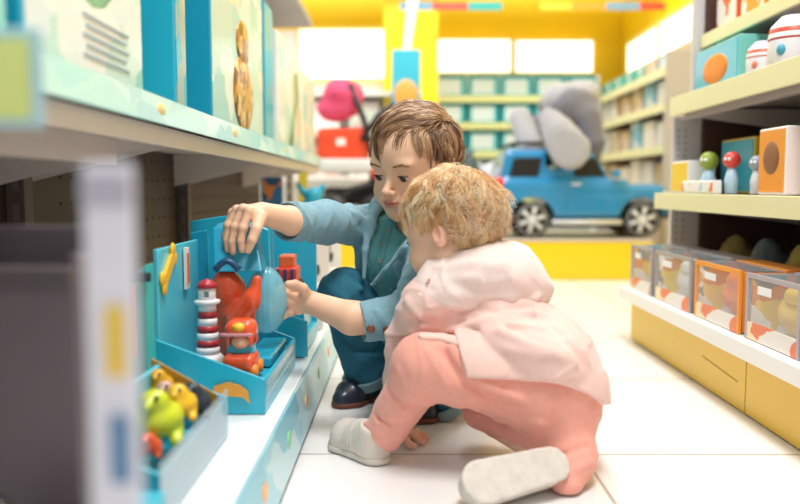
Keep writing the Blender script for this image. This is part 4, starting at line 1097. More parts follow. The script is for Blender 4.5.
hand(arm, wl, kn, ch, [W(308, 297, 1.495), W(303, 288, 1.475), W(295, 284, 1.465), W(288, 284, 1.460)], 1.1)
lo, hi = bounds([W(270, 275, 1.44), W(275, 325, 1.50), W(400, 325, 1.49), W(395, 310, 1.49)], .04)
boy_parts.append(sdf_mesh(arm, lo, hi, .0018, 1))
hip = W(446, 352, 1.86)
tor = SDF().add(rc(hip, W(396, 262, 1.72), .085, .075)).add(rc(W(376, 228, 1.77), W(440, 252, 1.64), .04, .04), .03).add(rc(W(402, 250, 1.72), W(408, 232, 1.71), .045, .042), .02)
for a, b, c_ in ((W(374, 228, 1.77), W(325, 224, 1.62), W(300, 222, 1.53)), (W(438, 256, 1.62), W(412, 314, 1.50), W(380, 318, 1.48))):
    tor.add(rc(a, b, .030, .025), .02).add(rc(b, c_, .025, .024), .01)
boy_knee = [W(346, 296, 1.68), W(402, 322, 1.56)]; boy_ank = [W(367, 378, 1.735), W(450, 404, 1.60)]
for h_, kn_, an_ in zip((W(432, 352, 1.88), W(462, 356, 1.82)), boy_knee, boy_ank):
    tor.add(rc(h_, kn_, .06, .045), .02).add(rc(kn_, an_, .043, .028), .015)
lo, hi = bounds([hip, W(300, 220, 1.5), W(380, 200, 1.77), W(440, 260, 1.62), W(350, 290, 1.68), W(450, 410, 1.6), W(374, 385, 1.74)], .1)
boy_parts.append(sdf_mesh(tor, lo, hi, .007, 1))
V, Fq = join_vf(boy_parts)
mesh_vf('body', V, Fq, SKIN, boy, True, skin_tint('#f3c3a2', '#c9675c', (bR, bc, bk), [(W(234, 250, 1.4), .014), (W(245, 210, 1.42), .012)])(V))
EYEW = mat('eye white', '#efe8e4', .15, coat=.8); IRIS = mat('brown iris', '#38200f', .3, coat=.25)
def eyes(T, R, c, k, par, look=(0, -1, -.35)):
    for q in (-1, 1):
        m = MB(); m.ball(T(q * .030, -.0742, -.009), .0140 * k, 24, 16); e_ = m.build('eyeball', EYEW, par, 0, wc=True)
        d = np.array(look, float); d /= np.linalg.norm(d)
        ctr = np.array([q * .030, -.0742, -.009]) + d * .0100
        z = Vector(R @ d); Rq = z.to_track_quat('Z', 'Y').to_matrix()
        MB().ball(tuple(T(*ctr)), (.0084 * k, .0084 * k, .0058 * k), 18, 10, Rq).build('iris', IRIS, e_, 0, wc=True)
eyes(bT, bR, bc, bk, boy, (-.10, -1, -.55))
# eyebrows and lashes
def brows(T, k, par, col, seed, sd=None):
    ys = np.linspace(-.125, -.05, 160)
    def onf(x, z, off=.0006):
        d = sd(np.array([T(x, y, z) for y in ys])); i = int(np.argmax(d < 0)); return ys[i] - off
    r = np.random.RandomState(seed); P = []
    for q in (-1, 1):
        for i in range(70):
            t = r.rand(); x = q * (.014 + .030 * t); z = .0100 + .0060 * math.sin(min(1, t * 1.25) * PI / 2) - .010 * max(0, t - .65) + r.randn() * .0009
            pts = []
            for u in np.linspace(0, 1, 4):
                xx, zz = x + q * u * .006, z + u * (.0016 - .003 * t); pts.append(T(xx, onf(xx, zz), zz))
            P.append(pts)
    P = np.array(P); n = len(P)
    strands('eyebrow', P, np.tile(np.array([.0005, .0006, .0005, .0002]) * k, (n, 1)), np.tile(np.array(lin(col)[:3]), (n, 1)), mat('brow hair', col, .7), par)
    P = []
    for q in (-1, 1):
        for i in range(22):
            t = i / 21; x = q * (.0185 + .023 * t); yy = onf(x, -.0070, .0002); a0 = T(x, yy, -.0080); a1 = T(x + q * .001, yy - .0030, -.0102)
            P.append([a0, (a0 + a1) / 2, a1])
    P = np.array(P); n = len(P)
    strands('eyelash', P, np.tile(np.array([.0005, .0004, .0002]) * k, (n, 1)), np.tile(np.array(lin('#3a261a')[:3]), (n, 1)), mat('lash hair', '#3a261a', .7), par)
brows(bT, bk, boy, '#9a7450', 3, head_only)
# hair
HAIR = mat('hair strands', '#8a6244', .42, attr='tint', coat=.15)
def boy_line(v):
    x, y, z = v.T; front = z > .50 + .12 * np.cos(x * 4) * 0 + .0; 
    side = (y > -.42) & (z > -.28 - .55 * np.clip(y, 0, 1)); temple = (y > -.80) & (z > .30)
    return ((y < -.30) & (z > .33 + .20 * np.clip((-y - .3) / .4, 0, 1) - .35 * np.clip(np.abs(x) - .55, 0, 1))) | ((y >= -.30) & (z > -.28 - .55 * np.clip(y, 0, 1)) & ((y > -.12) | (z > -.30))) & ~((y < -.1) & (z < -.45))
def boy_flow(u, t):
    crown = np.array([-.02, .62, .78]); d = u - crown
    x, y, z = u.T
    top = np.clip((z - .35) / .3, 0, 1)
    sweep = np.stack([-1.1 * top, (-.35 * top) + .25 * (1 - top) * (y > -.5), -1.0 * (1 - top)], 1)
    return d * .55 + sweep
def cap(name, R, c, k, line_fn, thick, col, par, h=.0028, cols=None, seed=1):
    """close undercoat of hair over the skull, combed into grooves"""
    s = SDF().add(el(c + R @ (np.array([0, .012, .030]) * k), np.array([.079, .096, .083]) * k + thick, R))
    def g(p):
        L = ((p - c) @ R / k - np.array([0, .012, .030])) / np.array([.079, .096, .083]); u = L / (np.linalg.norm(L, axis=1)[:, None] + 1e-9)
        az = np.arctan2(u[:, 0], u[:, 1] - .6); return -.0016 * np.sin(az * 40 + 3 * np.sin(u[:, 2] * 6)) - .0012 * np.sin(u[:, 0] * 31 + u[:, 2] * 23)
    s.disp(g)
    lo, hi = bounds([c + R @ (np.array(q) * k) for q in ((.09, .1, .13), (-.09, -.1, -.05), (.09, -.1, .13), (-.09, .11, -.05))], .03)
    V, Fq = sdf_mesh(s, lo, hi, h, 1)
    L = ((V - c) @ R / k - np.array([0, .012, .030])) / np.array([.079, .096, .083]); u = L / np.linalg.norm(L, axis=1)[:, None]
    keep = line_fn(u); Fk = Fq[keep[Fq].all(1)]
    used = np.unique(Fk); mp = -np.ones(len(V), int); mp[used] = np.arange(len(used))
    o = mesh_vf(name, V[used], mp[Fk], mat(name + ' ' + col, col, .6, bump=('noise', 200, .6)), par)
    so = o.modifiers.new('thick', 'SOLIDIFY'); so.thickness = .004; so.offset = -1
    return o
capb = cap('hair', bR, bc, bk, boy_line, .003, '#5f4330', boy)
def blen(v):
    x, y, z = v.T; return np.where(z > .3, .060, .030) + .012 * (y < -.3)
hair_strands('hair_strands', bR, bc, bk, boy_line, boy_flow, 12000, blen, .0006, ['#644431', '#876044', '#a67c59', '#c89d75', '#e2bd92'], .010, capb, 5, m=HAIR)

def on_surface(sd, px, py, y0=1.2, y1=1.9):
    ys = np.linspace(y0, y1, 500); P = np.array([W(px, py, y) for y in ys]); d = sd(P); i = np.argmax(d < 0); return P[i]
# clothes
DENIM = mat('teal chambray', '#7fa9b6', .85, var=.10, vscale=260, bump=('noise', 500, .35), sheen=.3)
DENIMD = mat('teal chambray facing', '#4c8593', .85, var=.10, vscale=260, bump=('noise', 500, .35))
HENLEY = mat('green teal jersey', '#5b9a9c', .9, bump=('noise', 300, .3), var=.05, vscale=200)
JEAN = mat('dark teal denim', '#2b7086', .85, var=.12, vscale=180, bump=('noise', 400, .35))
MET = mat('copper button metal', '#8b5f4a', .3, metal=.9)
shR, elR, cuR = W(374, 227, 1.76), W(326, 222, 1.62), W(287, 221.5, 1.498)
shL, elL, cuL = W(437, 256, 1.60), W(411, 313, 1.495), W(361, 322, 1.47)
neck = W(414, 232, 1.705)
# inner henley with a button placket
hn = SDF().add(rc(W(420, 330, 1.76), W(395, 262, 1.712), .086, .078)).add(rc(W(392, 258, 1.705), W(398, 226, 1.71), .068, .056), .03)
hn.sub(el(bT(0, -.03, -.12), (.034, .036, .02), bR), .01).disp(wrinkle(.002, 40, 5)).cut(plane(W(396, 216, 1.68), A(-.1, -.20, 1)), .004)
# the face the chest looks along
chF = np.array([-.80, -.60, 0.0])
jk = SDF().add(rc(hip, W(394, 262, 1.72), .098, .088)).add(rc(shR, W(400, 248, 1.72), .046, .055), .035).add(rc(W(400, 250, 1.70), shL, .055, .05), .035)
jk.add(rc(shR, elR, .047, .0425), .03).add(rc(elR, cuR, .0425, .0375), .02)
jk.add(rc(shL, elL, .050, .046), .03).add(rc(elL, cuL, .046, .0375), .02)
# collar roll round the neck
ca, cb_ = W(383, 203, 1.66), W(433, 232, 1.66)
col_pts = [W(364, 278, 1.632), W(365, 250, 1.64), W(370, 225, 1.665), W(379, 204, 1.72), W(402, 196, 1.79), W(432, 208, 1.77), W(425, 234, 1.66), W(404, 246, 1.60), W(384, 268, 1.60), W(372, 284, 1.615)]
JB = jk.ops[:]
for i in range(len(col_pts) - 1): jk.add(rc(col_pts[i], col_pts[i + 1], (.006, .009, .014, .018, .020, .018, .015, .012, .009)[i], (.009, .014, .018, .020, .018, .015, .012, .009, .006)[i]), .007)
# open front
base_ = SDF(); base_.ops = JB
jk.sub(rc(W(400, 216, 1.66), W(390, 234, 1.62), .040, .028), .01)
dirA = W(404, 300, 1.56)
wa, wb2 = W(394, 226, 1.62), W(370, 280, 1.62); nc = (wa - CAM); nc[2] = 0; nc /= np.linalg.norm(nc)
def wedge(p):
    q = p - nc * ((p - wa) @ nc)[:, None]; return np.maximum(rc(wa, wb2, .036, .007)(q), p[:, 1] - 1.74)
jk.sub(lambda p: np.maximum(wedge(p), -1 - 0 * p[:, 0]) + 0 if False else np.maximum(wedge(p), -(hn(p) + .003)), .003)
jk.sub(lambda p: np.maximum(wedge(p), hn(p) - .02), .003)
# sleeve folds
def ring(s, p, axis_a, axis_b, r, w, a, span=(0, 1), tilt=0):
    ax = np.asarray(axis_b) - np.asarray(axis_a); ax /= np.linalg.norm(ax); u = np.cross(ax, [0, 0, 1.0]); u /= np.linalg.norm(u); v = np.cross(ax, u)
    pts = [np.asarray(p) + (u * math.cos(t) + v * math.sin(t)) * r + ax * tilt * math.sin(t * 2) for t in np.linspace(span[0] * 2 * PI, span[1] * 2 * PI, 9)]
    s.ridge(pts, w, a)
rr_ = random.Random(4)
for (p0, p1, r, n_) in ((shR, elR, .044, 6), (elR, cuR, .040, 4), (shL, elL, .048, 5), (elL, cuL, .041, 4)):
    for i in range(n_):
        t = (i + .5) / n_; s0 = rr_.random(); ring(jk, p0 + (p1 - p0) * t, p0, p1, r, .0055 + .003 * rr_.random(), rr_.choice((.005, -.005, .004)), (s0, s0 + .35 + .3 * rr_.random()), .014 * rr_.choice((-1, 1)))
for a, b in (((352, 212), (392, 232)), ((345, 236), (384, 246)), ((360, 226), (400, 262)), ((368, 262), (392, 290)), ((374, 280), (402, 300)), ((388, 250), (384, 292)), ((412, 262), (404, 300))):
    jk.ridge([on_surface(base_, a[0], a[1]), on_surface(base_, (a[0] + b[0]) / 2, (a[1] + b[1]) / 2 + 3), on_surface(base_, b[0], b[1])], .007, rr_.choice((.006, -.006)))
jk.disp(wrinkle(.0034, 42, 11))
# bottom hem and cuff ends (open cuffs: cut square then hollowed)
axR = (cuR - elR) / np.linalg.norm(cuR - elR); axL = (cuL - elL) / np.linalg.norm(cuL - elL)
def near_cut(c0, ax, r):
    return lambda p: np.maximum(-((p - c0) @ ax), np.linalg.norm(p - c0, axis=1) - r)
jk.sub(near_cut(cuR - axR * .004, axR, .09), .003).sub(near_cut(cuL - axL * .004, axL, .09), .003)
jk.sub(rc(cuR - axR * .030, cuR + axR * .03, .0315, .0325), .002).sub(rc(cuL - axL * .03, cuL + axL * .03, .0318, .0325), .002)
jk.ridge([cuR - axR * .034 + np.array([0, math.cos(t), math.sin(t)]) * .038 for t in np.linspace(0, 6.28, 12)], .002, -.0015)
jk.cut(plane(W(400, 322, 1.62), A(.25, .1, -1)), .01)
lo, hi = bounds([cuR, cuL, shR, shL, col_pts[3], col_pts[4], hip], .10)
jo = sdf_obj('denim_shirt', jk, lo, hi, .0034, DENIM, boy, 1)
# cuffs as turned bands with buttons
def band(name, c0, ax, r, w, t, m_, par, tilt=None):
    s = SDF().add(rc(c0 - ax * w, c0, r, r * .97)).sub(rc(c0 - ax * (w + .05), c0 + ax * .05, r - t, r - t), .001)
    s.cut(plane(c0, ax), .0015).cut(plane(c0 - ax * w, -ax), .0015); lo, hi = bounds([c0, c0 - ax * w], r + .02)
    return sdf_obj(name, s, lo, hi, .0022, m_, par, 1)
cfL = band('cuff', cuL, axL, .0400, .034, .005, DENIM, jo); cfR = band('cuff', cuR, axR, .0395, .034, .005, DENIM, jo)
def button(pos, nrm, r, m_, par, name='button'):
    q = Vector(nrm).to_track_quat('Z', 'Y').to_matrix(); b = MB()
    n = 18; prof = [(0, 0), (r, 0), (r * 1.02, .0012), (r * .85, .0024), (r * .6, .0016), (0, .0016)]
    V = [q @ Vector((rr * math.cos(2 * PI * j / n), rr * math.sin(2 * PI * j / n), h)) + Vector(pos) for rr, h in prof for j in range(n)]
    b.add(V, [(i * n + j, i * n + (j + 1) % n, (i + 1) * n + (j + 1) % n, (i + 1) * n + j) for i in range(len(prof) - 1) for j in range(n)], True)
    return b.build(name, m_, par, 0, wc=True)
tocam = lambda p: (CAM - p) / np.linalg.norm(CAM - p)
for px, py in ((371, 329), (387, 330)):
    p = on_surface(jk, px, py); button(p + tocam(p) * .003, tocam(p), .0078, MET, jo)
lo, hi = bounds([W(420, 330, 1.76), W(395, 225, 1.7)], .12)
ho = sdf_obj('henley', hn, lo, hi, .0036, HENLEY, boy, 1)
pl = [on_surface(hn, x, y) for x, y in ((389, 224), (385, 240), (381, 256), (376, 275))]
pw = SDF()
for a, b in zip(pl[:-1], pl[1:]): pw.add(rc(a, b, .0095, .0095), .004)
pw.cut(lambda p: hn(p) - .0022, .001)
lo, hi = bounds(pl, .025); sdf_obj('placket', pw, lo, hi, .0022, mat('placket jersey', '#518f93', .9), ho, 1)
for p in [on_surface(hn, x, y) for x, y in ((387, 230), (383.5, 245), (380, 261))]:
    button(p + tocam(p) * .002, tocam(p), .0045, mat('horn button', '#8f8574', .3), ho)
# collar leaf of the denim shirt
# jeans
jn = SDF().add(rc(W(432, 352, 1.88), boy_knee[0], .084, .058)).add(rc(boy_knee[0], boy_ank[0] + A(0, 0, .012), .058, .050), .02)
jn.add(rc(W(462, 356, 1.82), boy_knee[1], .082, .060), .02).add(rc(boy_knee[1], boy_ank[1] + A(0, 0, .008), .056, .046), .015).add(el(W(448, 358, 1.88), (.12, .11, .085)), .03)
jnf = []
for pts, w, a in ((((328, 286), (345, 300), (352, 340)), .007, .007), (((352, 276), (372, 296), (378, 330)), .008, -.008), (((330, 310), (352, 330), (372, 336)), .006, .006), (((335, 330), (356, 350), (380, 352)), .006, -.006),
                  (((360, 288), (384, 300), (402, 300)), .008, .007), (((344, 350), (362, 362), (388, 360)), .006, .006), (((372, 310), (386, 340), (384, 366)), .008, -.007)):
    jnf.append(([on_surface(jn, x, y, 1.3, 2.1) for x, y in pts], w, a * 1.3))
for q_ in jnf: jn.ridge(*q_)
jn.disp(wrinkle(.0042, 38, 21))
for an, kn_ in zip(boy_ank, boy_knee):
    ax = an - kn_; ax /= np.linalg.norm(ax); jn.sub(near_cut(an, ax, .1), .004)
lo, hi = bounds([W(432, 352, 1.88), W(462, 356, 1.82), boy_knee[0], boy_knee[1], boy_ank[0], boy_ank[1], W(448, 358, 1.9)], .12)
jno = sdf_obj('jeans', jn, lo, hi, .004, JEAN, boy, 1)
for an, kn_, r in zip(boy_ank, boy_knee, (.056, .050)):
    ax = an - kn_; ax /= np.linalg.norm(ax); band('rolled_cuff', an + ax * .010, ax, r, .024, .008, mat('pale inside of denim', '#7f9aa0', .9, var=.1, vscale=200, bump=('noise', 400, .3)), jno)
# shoes
NAVYL = mat('navy leather', '#1b2637', .38, coat=.25, bump=('noise', 120, .15)); SOLEB = mat('brown rubber sole', '#6a3a26', .6)
def shoe(toe, heel, z0, wd, ht, m_up, m_sole, par, name='shoe', strap=None, baby=False):
    toe = np.array([toe[0], toe[1], z0]); heel = np.array([heel[0], heel[1], z0]); ax = toe - heel; L = np.linalg.norm(ax); ax /= L; sd = np.array([-ax[1], ax[0], 0]); R = np.stack([ax, sd, [0, 0, 1.0]], 1)
    P = lambda a, b, c_: heel + ax * a * L + sd * b * wd + np.array([0, 0, c_ * ht])
    up = SDF().add(rc(P(.78, 0, .34), P(.90, 0, .28), wd * .50, wd * .34)).add(rc(P(.18, 0, .35), P(.70, 0, .34), wd * .40, wd * .50), .02).add(rc(P(.18, 0, .45), P(.14, 0, .92), wd * .40, wd * .38), .02)
    up.add(rc(P(.22, 0, .80), P(.62, 0, .48), wd * .40, wd * .36), .02).cut(plane(P(0, 0, .13), (0, 0, -1)), .003).cut(plane(P(.16, 0, 1.05), A(0, 0, 1) - ax * .25), .006)
    up.sub(rc(P(.20, 0, .85), P(.18, 0, 1.6), wd * .29, wd * .31), .004)
    up.ridge([P(.62, -.45, .3), P(.66, -.3, .62), P(.70, 0, .72), P(.66, .3, .62), P(.62, .45, .3)], .003, -.003)
    up.ridge([P(.36, -.5, .35), P(.42, -.36, .8)], .0025, -.002).ridge([P(.36, .5, .35), P(.42, .36, .8)], .0025, -.002)
    lo, hi = bounds([P(-.1, -.7, -.1), P(1.1, .7, 1.2), P(-.1, .7, 0), P(1.1, -.7, 0)], .012)
    o = sdf_obj(name, up, lo, hi, .0026, m_up, par, 1)
    so = SDF().add(rc(P(.80, 0, .10), P(.88, 0, .10), wd * .54, wd * .40)).add(rc(P(.16, 0, .10), P(.72, 0, .10), wd * .45, wd * .53), .02)
    so.cut(plane(P(0, 0, .20), (0, 0, 1)), .003).cut(plane(P(0, 0, .005), (0, 0, -1)), .002)
    sdf_obj('sole', so, lo, hi, .0026, m_sole, o, 1)
    if strap:
        t = SDF()
        for u0, u1 in (((.50, -.56, .35), (.50, -.38, .78)), ((.50, -.38, .78), (.50, 0, .98)), ((.50, 0, .98), (.50, .38, .78)), ((.50, .38, .78), (.50, .56, .35))): t.add(rc(P(*u0), P(*u1), .010, .010), .006)
        t.cut(lambda p: up(p) - .0028, .001).cut(lambda p: -(up(p) + .002), .001)
        sdf_obj('strap', t, lo, hi, .0022, strap, o, 1)
    return o
tA, hA = W(338, 402, 1.655), W(388, 398, 1.80)
shoe(W(337, 405, 1.665), W(384, 399, 1.79), .001, .064, .054, NAVYL, SOLEB, boy, strap=mat('navy strap', '#141d2b', .35, coat=.3))
shoe(W(410, 425, 1.56), W(455, 417, 1.64), .001, .066, .062, NAVYL, SOLEB, boy, strap=mat('navy strap', '#141d2b', .35))

# ================================================================== TODDLER
tod = thing('person', (W(480, 400, 1.36)[0], 1.34, 0), 'crouching small person in a pale pink hooded coat and peach trousers seen from behind', 'person')
tR = basis(math.radians(122), math.radians(16), math.radians(6)); tcn = W(452, 229, 1.42); tk = .90
hs = SDF(); tT = head_sdf(hs, tR, tcn, tk, True); head_only_t = SDF(); head_only_t.ops = hs.ops[:]
hs.add(rc(tT(0, .02, -.05), W(462, 285, 1.42), .042, .045), .02)
lo, hi = bounds([tT(0, 0, .11), tT(0, -.1, -.09), tT(.09, 0, 0), tT(-.09, 0, 0), tT(0, .11, 0), W(462, 290, 1.42)], .05)
tp = [sdf_mesh(hs, lo, hi, .0017, 1)]
hipL, hipR_ = W(555, 392, 1.285), W(562, 385, 1.36)
kneeL, ankL = W(424, 366, 1.30), W(378, 440, 1.335)
kneeR, ankR = W(482, 410, 1.42), W(572, 472, 1.235)
tor = SDF().add(rc(W(556, 375, 1.33), W(465, 300, 1.40), .075, .065)).add(rc(W(430, 300, 1.36), W(480, 292, 1.47), .035, .035), .03)
for h_, k_, a_ in ((hipL, kneeL, ankL), (hipR_, kneeR, ankR)): tor.add(rc(h_, k_, .05, .035), .02).add(rc(k_, a_, .033, .022), .01)
wrT = W(398, 424, 1.45)
tor.add(rc(W(430, 300, 1.36), W(401, 350, 1.42), .03, .024), .02).add(rc(W(401, 350, 1.42), wrT, .024, .017), .01)
lo, hi = bounds([W(556, 375, 1.33), W(465, 300, 1.4), W(600, 400, 1.3), W(380, 440, 1.33), W(575, 475, 1.2), W(482, 410, 1.42)], .1)
tp.append(sdf_mesh(tor, lo, hi, .006, 1))
hd = SDF().add(rc(W(396, 410, 1.45), wrT, .018, .0165))
knk = [W(407, 431, 1.425), W(409, 431, 1.438), W(409, 432, 1.452), W(406, 433, 1.465)]
fz = lambda p: np.array([p[0], p[1], .009])
chn = [[W(414, 434, 1.43), fz(W(420, 437, 1.42)), fz(W(425, 439, 1.415))], [W(416, 434, 1.443), fz(W(422, 437, 1.44)), fz(W(427, 438, 1.435))], [W(415, 434, 1.458), fz(W(421, 437, 1.46)), fz(W(425, 437, 1.46))], [W(411, 435, 1.475), fz(W(415, 437, 1.48)), fz(W(418, 437, 1.485))]]
hand(hd, wrT, knk, chn, [W(401, 428, 1.43), W(404, 435, 1.41), fz(W(409, 440, 1.40)), fz(W(414, 442, 1.395))], .9)
lo, hi = bounds([W(390, 405, 1.45), fz(W(430, 437, 1.41)), fz(W(420, 437, 1.5))], .03); lo[2] = -.002
tp.append(sdf_mesh(hd, lo, hi, .0017, 1))
V, Fq = join_vf(tp)
mesh_vf('body', V, Fq, SKIN, tod, True, skin_tint('#f5c6a8', '#cf7468', (tR, tcn, tk), [(W(422, 437, 1.43), .03)])(V))
eyes(tT, tR, tcn, tk, tod); brows(tT, tk, tod, '#b8926a', 9, head_only_t)
def tod_line(v):
    x, y, z = v.T
    ear = (np.abs(x) > .6) & (z < -.12) & (y < .30)
    return (((y < -.30) & (z > .20 + .42 * np.clip((-y - .30) / .6, 0, 1))) | ((y >= -.30) & (z > -.62 - .1 * y))) & ~ear & ~((y < .02) & (z < -.05))
def tod_flow(u, t):
    crown = np.array([.05, .45, .9]); d = u - crown; x, y, z = u.T
    return d * .9 + np.stack([.15 * np.sin(y * 5 + z * 4), -.25 * np.ones_like(x) * (y < .2), -.5 - .3 * (z < 0)], 1)
capt = cap('hair', tR, tcn, tk, tod_line, .004, '#dcae80', tod)
hair_strands('hair_strands', tR, tcn, tk, tod_line, tod_flow, 13000, lambda v: .056 + .02 * (v[:, 1] > .3), .00055, ['#dfa468', '#f3ba7c', '#fcd198', '#ffe4b4', '#fff3d4'], .014, capt, 12, steps=12, curl=.8, m=mat('fair hair strands', '#d8ac78', .55, attr='tint'), wild=.16)

wisp = lambda v: (v[:, 1] > .15) & (v[:, 2] < .35) & (v[:, 2] > -.6)
hair_strands('loose_wisps', tR, tcn, tk, wisp, lambda u, t: np.stack([.6 * np.sin(7 * t + u[:, 0] * 9), .5 + 0 * t * u[:, 0], -.6 + .3 * np.sin(5 * t + u[:, 2] * 8)], 1), 420, lambda v: .05 + 0 * v[:, 0], .00045,
             ['#efc497', '#fbdcb4', '#fff0d8'], .020, capt, 77, steps=14, curl=1.6, m=_mats['fair hair strands'], wild=1.0, jitter=.25, per=8, clumping=.4)
COAT = mat('pale pink cotton coat', '#f1c9bc', .88, var=.03, vscale=60, bump=('noise', 350, .25), sheen=.3)
HOOD = mat('paler pink hood', '#f6dcd3', .88, var=.03, vscale=50, bump=('noise', 350, .3), sheen=.3)
PEACH = mat('peach jersey trousers', '#f2a795', .9, var=.03, vscale=80, bump=('noise', 400, .2), sheen=.2)
# trousers
tr = SDF().add(rc(W(556, 388, 1.31), kneeL, .078, .050)).add(rc(W(470, 368, 1.29), kneeL, .056, .050), .02).add(rc(kneeL, W(384, 432, 1.335), .048, .036), .02)
tr.add(el(W(549, 398, 1.315), (.077, .09, .078)), .03).add(rc(W(566, 405, 1.34), kneeR, .062, .036), .02).add(rc(kneeR, W(560, 452, 1.27), .036, .036), .01)
tr.add(rc(W(565, 410, 1.30), W(571, 462, 1.235), .050, .036), .025).add(rc(W(574, 455, 1.245), W(566, 486, 1.195), .036, .026), .02)
trf = []
for pts, w, a in ((((440, 350), (462, 380), (500, 404)), .006, -.010), (((452, 348), (480, 384), (520, 400)), .007, .007), (((428, 352), (446, 384), (478, 410)), .005, .006), (((398, 370), (420, 400), (432, 404)), .006, .004), (((566, 398), (560, 414), (548, 432)), .003, -.003),
                  (((374, 414), (392, 426), (402, 424)), .004, -.005), (((366, 424), (384, 436), (400, 436)), .004, .005), (((370, 404), (390, 414), (404, 410)), .004, .004), (((548, 462), (570, 452), (588, 446)), .004, -.006),
                  (((556, 480), (576, 470), (592, 462)), .004, .005), (((474, 412), (500, 420), (540, 424)), .006, .005), (((388, 390), (404, 404), (418, 408)), .005, -.004)):
    trf.append(([on_surface(tr, x, y, 1.0, 1.6) for x, y in pts], w, a * 1.7))
for q_ in trf: tr.ridge(*q_)
tr.disp(wrinkle(.0038, 34, 31)).cut(plane(W(366, 448, 1.335), A(-.35, 0, -1)), .004)
tr.cut(plane(A(0, 0, .004), (0, 0, -1)), .004)
lo, hi = bounds([W(600, 400, 1.25), W(600, 400, 1.42), kneeL, W(370, 445, 1.34), kneeR, W(566, 490, 1.17), W(556, 350, 1.33)], .075)
tr_o = sdf_obj('trousers', tr, lo, hi, .0034, PEACH, tod, 1)
# coat: torso, skirt spreading over the hips, sleeve down to the floor
ct = SDF().add(rc(W(545, 368, 1.335), W(475, 300, 1.40), .094, .082)).add(rc(W(432, 306, 1.37), W(490, 296, 1.47), .05, .05), .04)
ct.add(el(W(546, 380, 1.33), (.084, .105, .076)), .03).add(rc(W(566, 378, 1.325), W(548, 345, 1.345), .040, .056), .03)
ct.add(rc(W(428, 306, 1.36), W(408, 340, 1.40), .046, .040), .03).add(rc(W(408, 340, 1.40), W(394, 405, 1.445), .039, .026), .02)
ct.add(rc(W(500, 340, 1.28), W(560, 362, 1.255), .035, .035), .05)
ctf = []
for pts, w, a in ((((408, 318), (440, 322), (470, 306)), .009, -.010), (((412, 332), (440, 336), (480, 322), (530, 312)), .009, .012), (((425, 342), (455, 334), (520, 330)), .010, -.005), (((470, 306), (500, 312), (536, 306)), .008, -.010),
                  (((406, 300), (420, 318), (424, 340)), .007, .005), (((470, 340), (510, 350), (560, 356)), .010, .004), (((540, 318), (565, 340), (585, 366)), .010, -.005), (((500, 330), (530, 345), (575, 360)), .009, .004)):
    ctf.append(([on_surface(ct, x, y, 1.05, 1.6) for x, y in pts], w * .85, a * 1.5))
for q_ in ctf: ct.ridge(*q_)
ct.disp(wrinkle(.0050, 30, 41, (1, 1, 1.5)))
# hem: below this the coat is open and shows the trousers
hemn = np.cross(W(560, 382, 1.25) - W(468, 378, 1.25), W(560, 382, 1.25) - CAM); hemn /= np.linalg.norm(hemn)
if hemn[2] > 0: hemn = -hemn
hemc = W(520, 385, 1.25)
flap = W(462, 360, 1.25)
fn = np.cross(W(460, 344, 1.25) - W(470, 380, 1.25), W(470, 380, 1.25) - CAM); fn /= np.linalg.norm(fn)
if fn[0] > 0: fn = -fn
# region removed: under the hem, and left of the front flap edge where the thigh shows
def under(p):
    h1 = (p - W(468, 378, 1.25)) @ hemn            # > 0 below hem
    bow = .034 * np.clip((p[:, 0] - W(538, 380, 1.25)[0]) / .105, 0, 1) ** 2
    return -(h1 - bow)
def leftflap(p):
    a1 = -((p - flap) @ fn)                            # < 0 left of the flap edge
    e = W(425, 338, 1.28); n2 = np.array([.10, -.1, -1.0]); n2 /= np.linalg.norm(n2)
    a2 = -((p - e) @ n2)                               # < 0 below the waist edge
    a3 = p[:, 1] - 1.375                               # only the near side of the body
    return np.maximum(np.maximum(a1, a2), a3)
ct.sub(lambda p: np.maximum(under(p), -(p[:, 0] - W(455, 380, 1.25)[0])), .003).sub(leftflap, .003)
ct.add(lambda p: np.maximum(np.maximum(tr(p) - .010, -under(p)), (p - flap) @ fn), .005)
lo, hi = bounds([W(605, 400, 1.25), W(605, 400, 1.42), W(390, 410, 1.44), W(470, 290, 1.5), W(430, 300, 1.36), W(520, 330, 1.2)], .07)
ct_o = sdf_obj('hooded_coat', ct, lo, hi, .0034, COAT, tod, 1)
# pocket welt above the knee
p0, p1 = W(424, 337, 1.262), W(461, 343, 1.252)
pz = [on_surface(tr, x, y, 1.0, 1.6) for x, y in ((423, 337), (442, 338), (462, 344))]
s = SDF().add(rc(pz[0], pz[1], .009, .010)).add(rc(pz[1], pz[2], .010, .012), .004).cut(lambda p: tr(p) - .0065, .002)
lo, hi = bounds(pz, .025); sdf_obj('coat_flap', s, lo, hi, .0018, COAT, ct_o, 1)
# hood
hdc = W(486, 278, 1.385)
hR = np.array(Matrix.Rotation(math.radians(12), 3, 'Y'))
ho_ = SDF().add(el(W(492, 276, 1.385), (.092, .088, .060), hR)).add(el(W(448, 290, 1.36), (.060, .055, .042)), .04).add(rc(W(424, 300, 1.345), W(432, 268, 1.37), .018, .015), .03)
ho_.add(rc(W(515, 262, 1.38), W(536, 292, 1.37), .03, .03), .04)
ho_.sub(el(tcn + tR @ (np.array([0, .01, .02]) * tk), np.array([.083, .101, .088]) * tk, tR), .006)
for pts, w, a in ((((420, 296), (450, 306), (500, 308), (538, 298)), .006, .006), (((440, 268), (470, 262), (500, 266)), .010, .004), (((505, 262), (515, 280), (512, 300)), .010, .004), (((455, 285), (480, 292), (515, 290)), .010, -.004),
                  (((424, 290), (436, 276), (446, 262)), .003, -.003)):
    ho_.ridge([on_surface(ho_, x, y, 1.1, 1.6) for x, y in pts], w, a * 1.5)
ho_.disp(wrinkle(.0042, 30, 51))
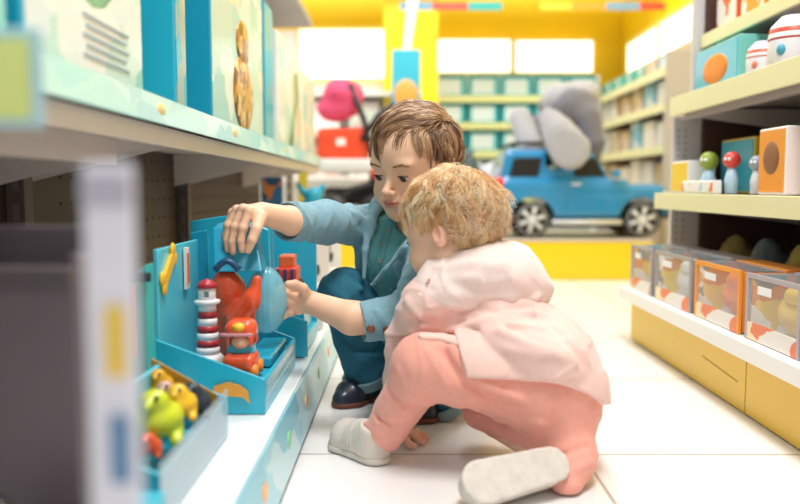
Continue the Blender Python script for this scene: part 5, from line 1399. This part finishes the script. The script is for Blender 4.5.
lo, hi = bounds([W(490, 276, 1.385), W(430, 290, 1.36), W(535, 290, 1.38)], .11)
hood_o = sdf_obj('hood', ho_, lo, hi, .0034, HOOD, ct_o, 1)
for px, py in ((427, 283), (429, 280)):
    p = on_surface(ho_, px, py, 1.1, 1.6); button(p + tocam(p) * .001, tocam(p), .0022, mat('rose button', '#d79c92', .4), hood_o)
# sneakers
GREYS = mat('off-white canvas', '#dccfc2', .8, bump=('noise', 250, .3), var=.05, vscale=30); SOLEW = mat('off-white rubber', '#d6ccbf', .6)
shoe(W(337, 470, 1.43), W(384, 476, 1.315), .001, .062, .062, GREYS, SOLEW, tod, name='sneaker', strap=mat('canvas strap', '#cfc6bd', .8))
# kneeling foot: sole turned to the camera
h_, t_ = W(549, 467, 1.190), W(480, 487, 1.135)
t_[2] = max(t_[2], .036)
ax = (t_ - h_) / np.linalg.norm(t_ - h_); tcv = tocam((h_ + t_) / 2); nrm = tcv - ax * (tcv @ ax) + A(0, 0, .25); nrm -= ax * (nrm @ ax); nrm /= np.linalg.norm(nrm); sdv = np.cross(nrm, ax); R = np.stack([ax, sdv, nrm], 1)
mid = (h_ + t_) / 2
us = SDF().add(rc(h_ + ax * .004, t_ - ax * .004, .027, .033)).add(rc(h_ - nrm * .026, t_ - nrm * .016, .024, .022), .02)
us.cut(plane(mid + nrm * .010, nrm), .003)
us.cut(plane(A(0, 0, .003), (0, 0, -1)), .002)
lo, hi = bounds([h_, t_], .07)
sn = sdf_obj('sneaker', us, lo, hi, .0026, GREYS, tod, 1)
so = SDF().add(rc(h_ + nrm * .012, t_ + nrm * .012, .0285, .0345)).cut(plane(mid + nrm * .017, nrm), .0025).cut(plane(mid + nrm * .006, -nrm), .002).cut(plane(A(0, 0, .003), (0, 0, -1)), .002)
so.disp(lambda p: .0006 * np.sin((p @ ax) * 900) * np.sin((p @ sdv) * 900)).disp(wrinkle(.0008, 90, 3))
sdf_obj('sole', so, lo, hi, .002, mat('worn sole rubber', '#d8cec3', .75, var=.07, vscale=60, bump=('noise', 80, .5)), sn, 1)
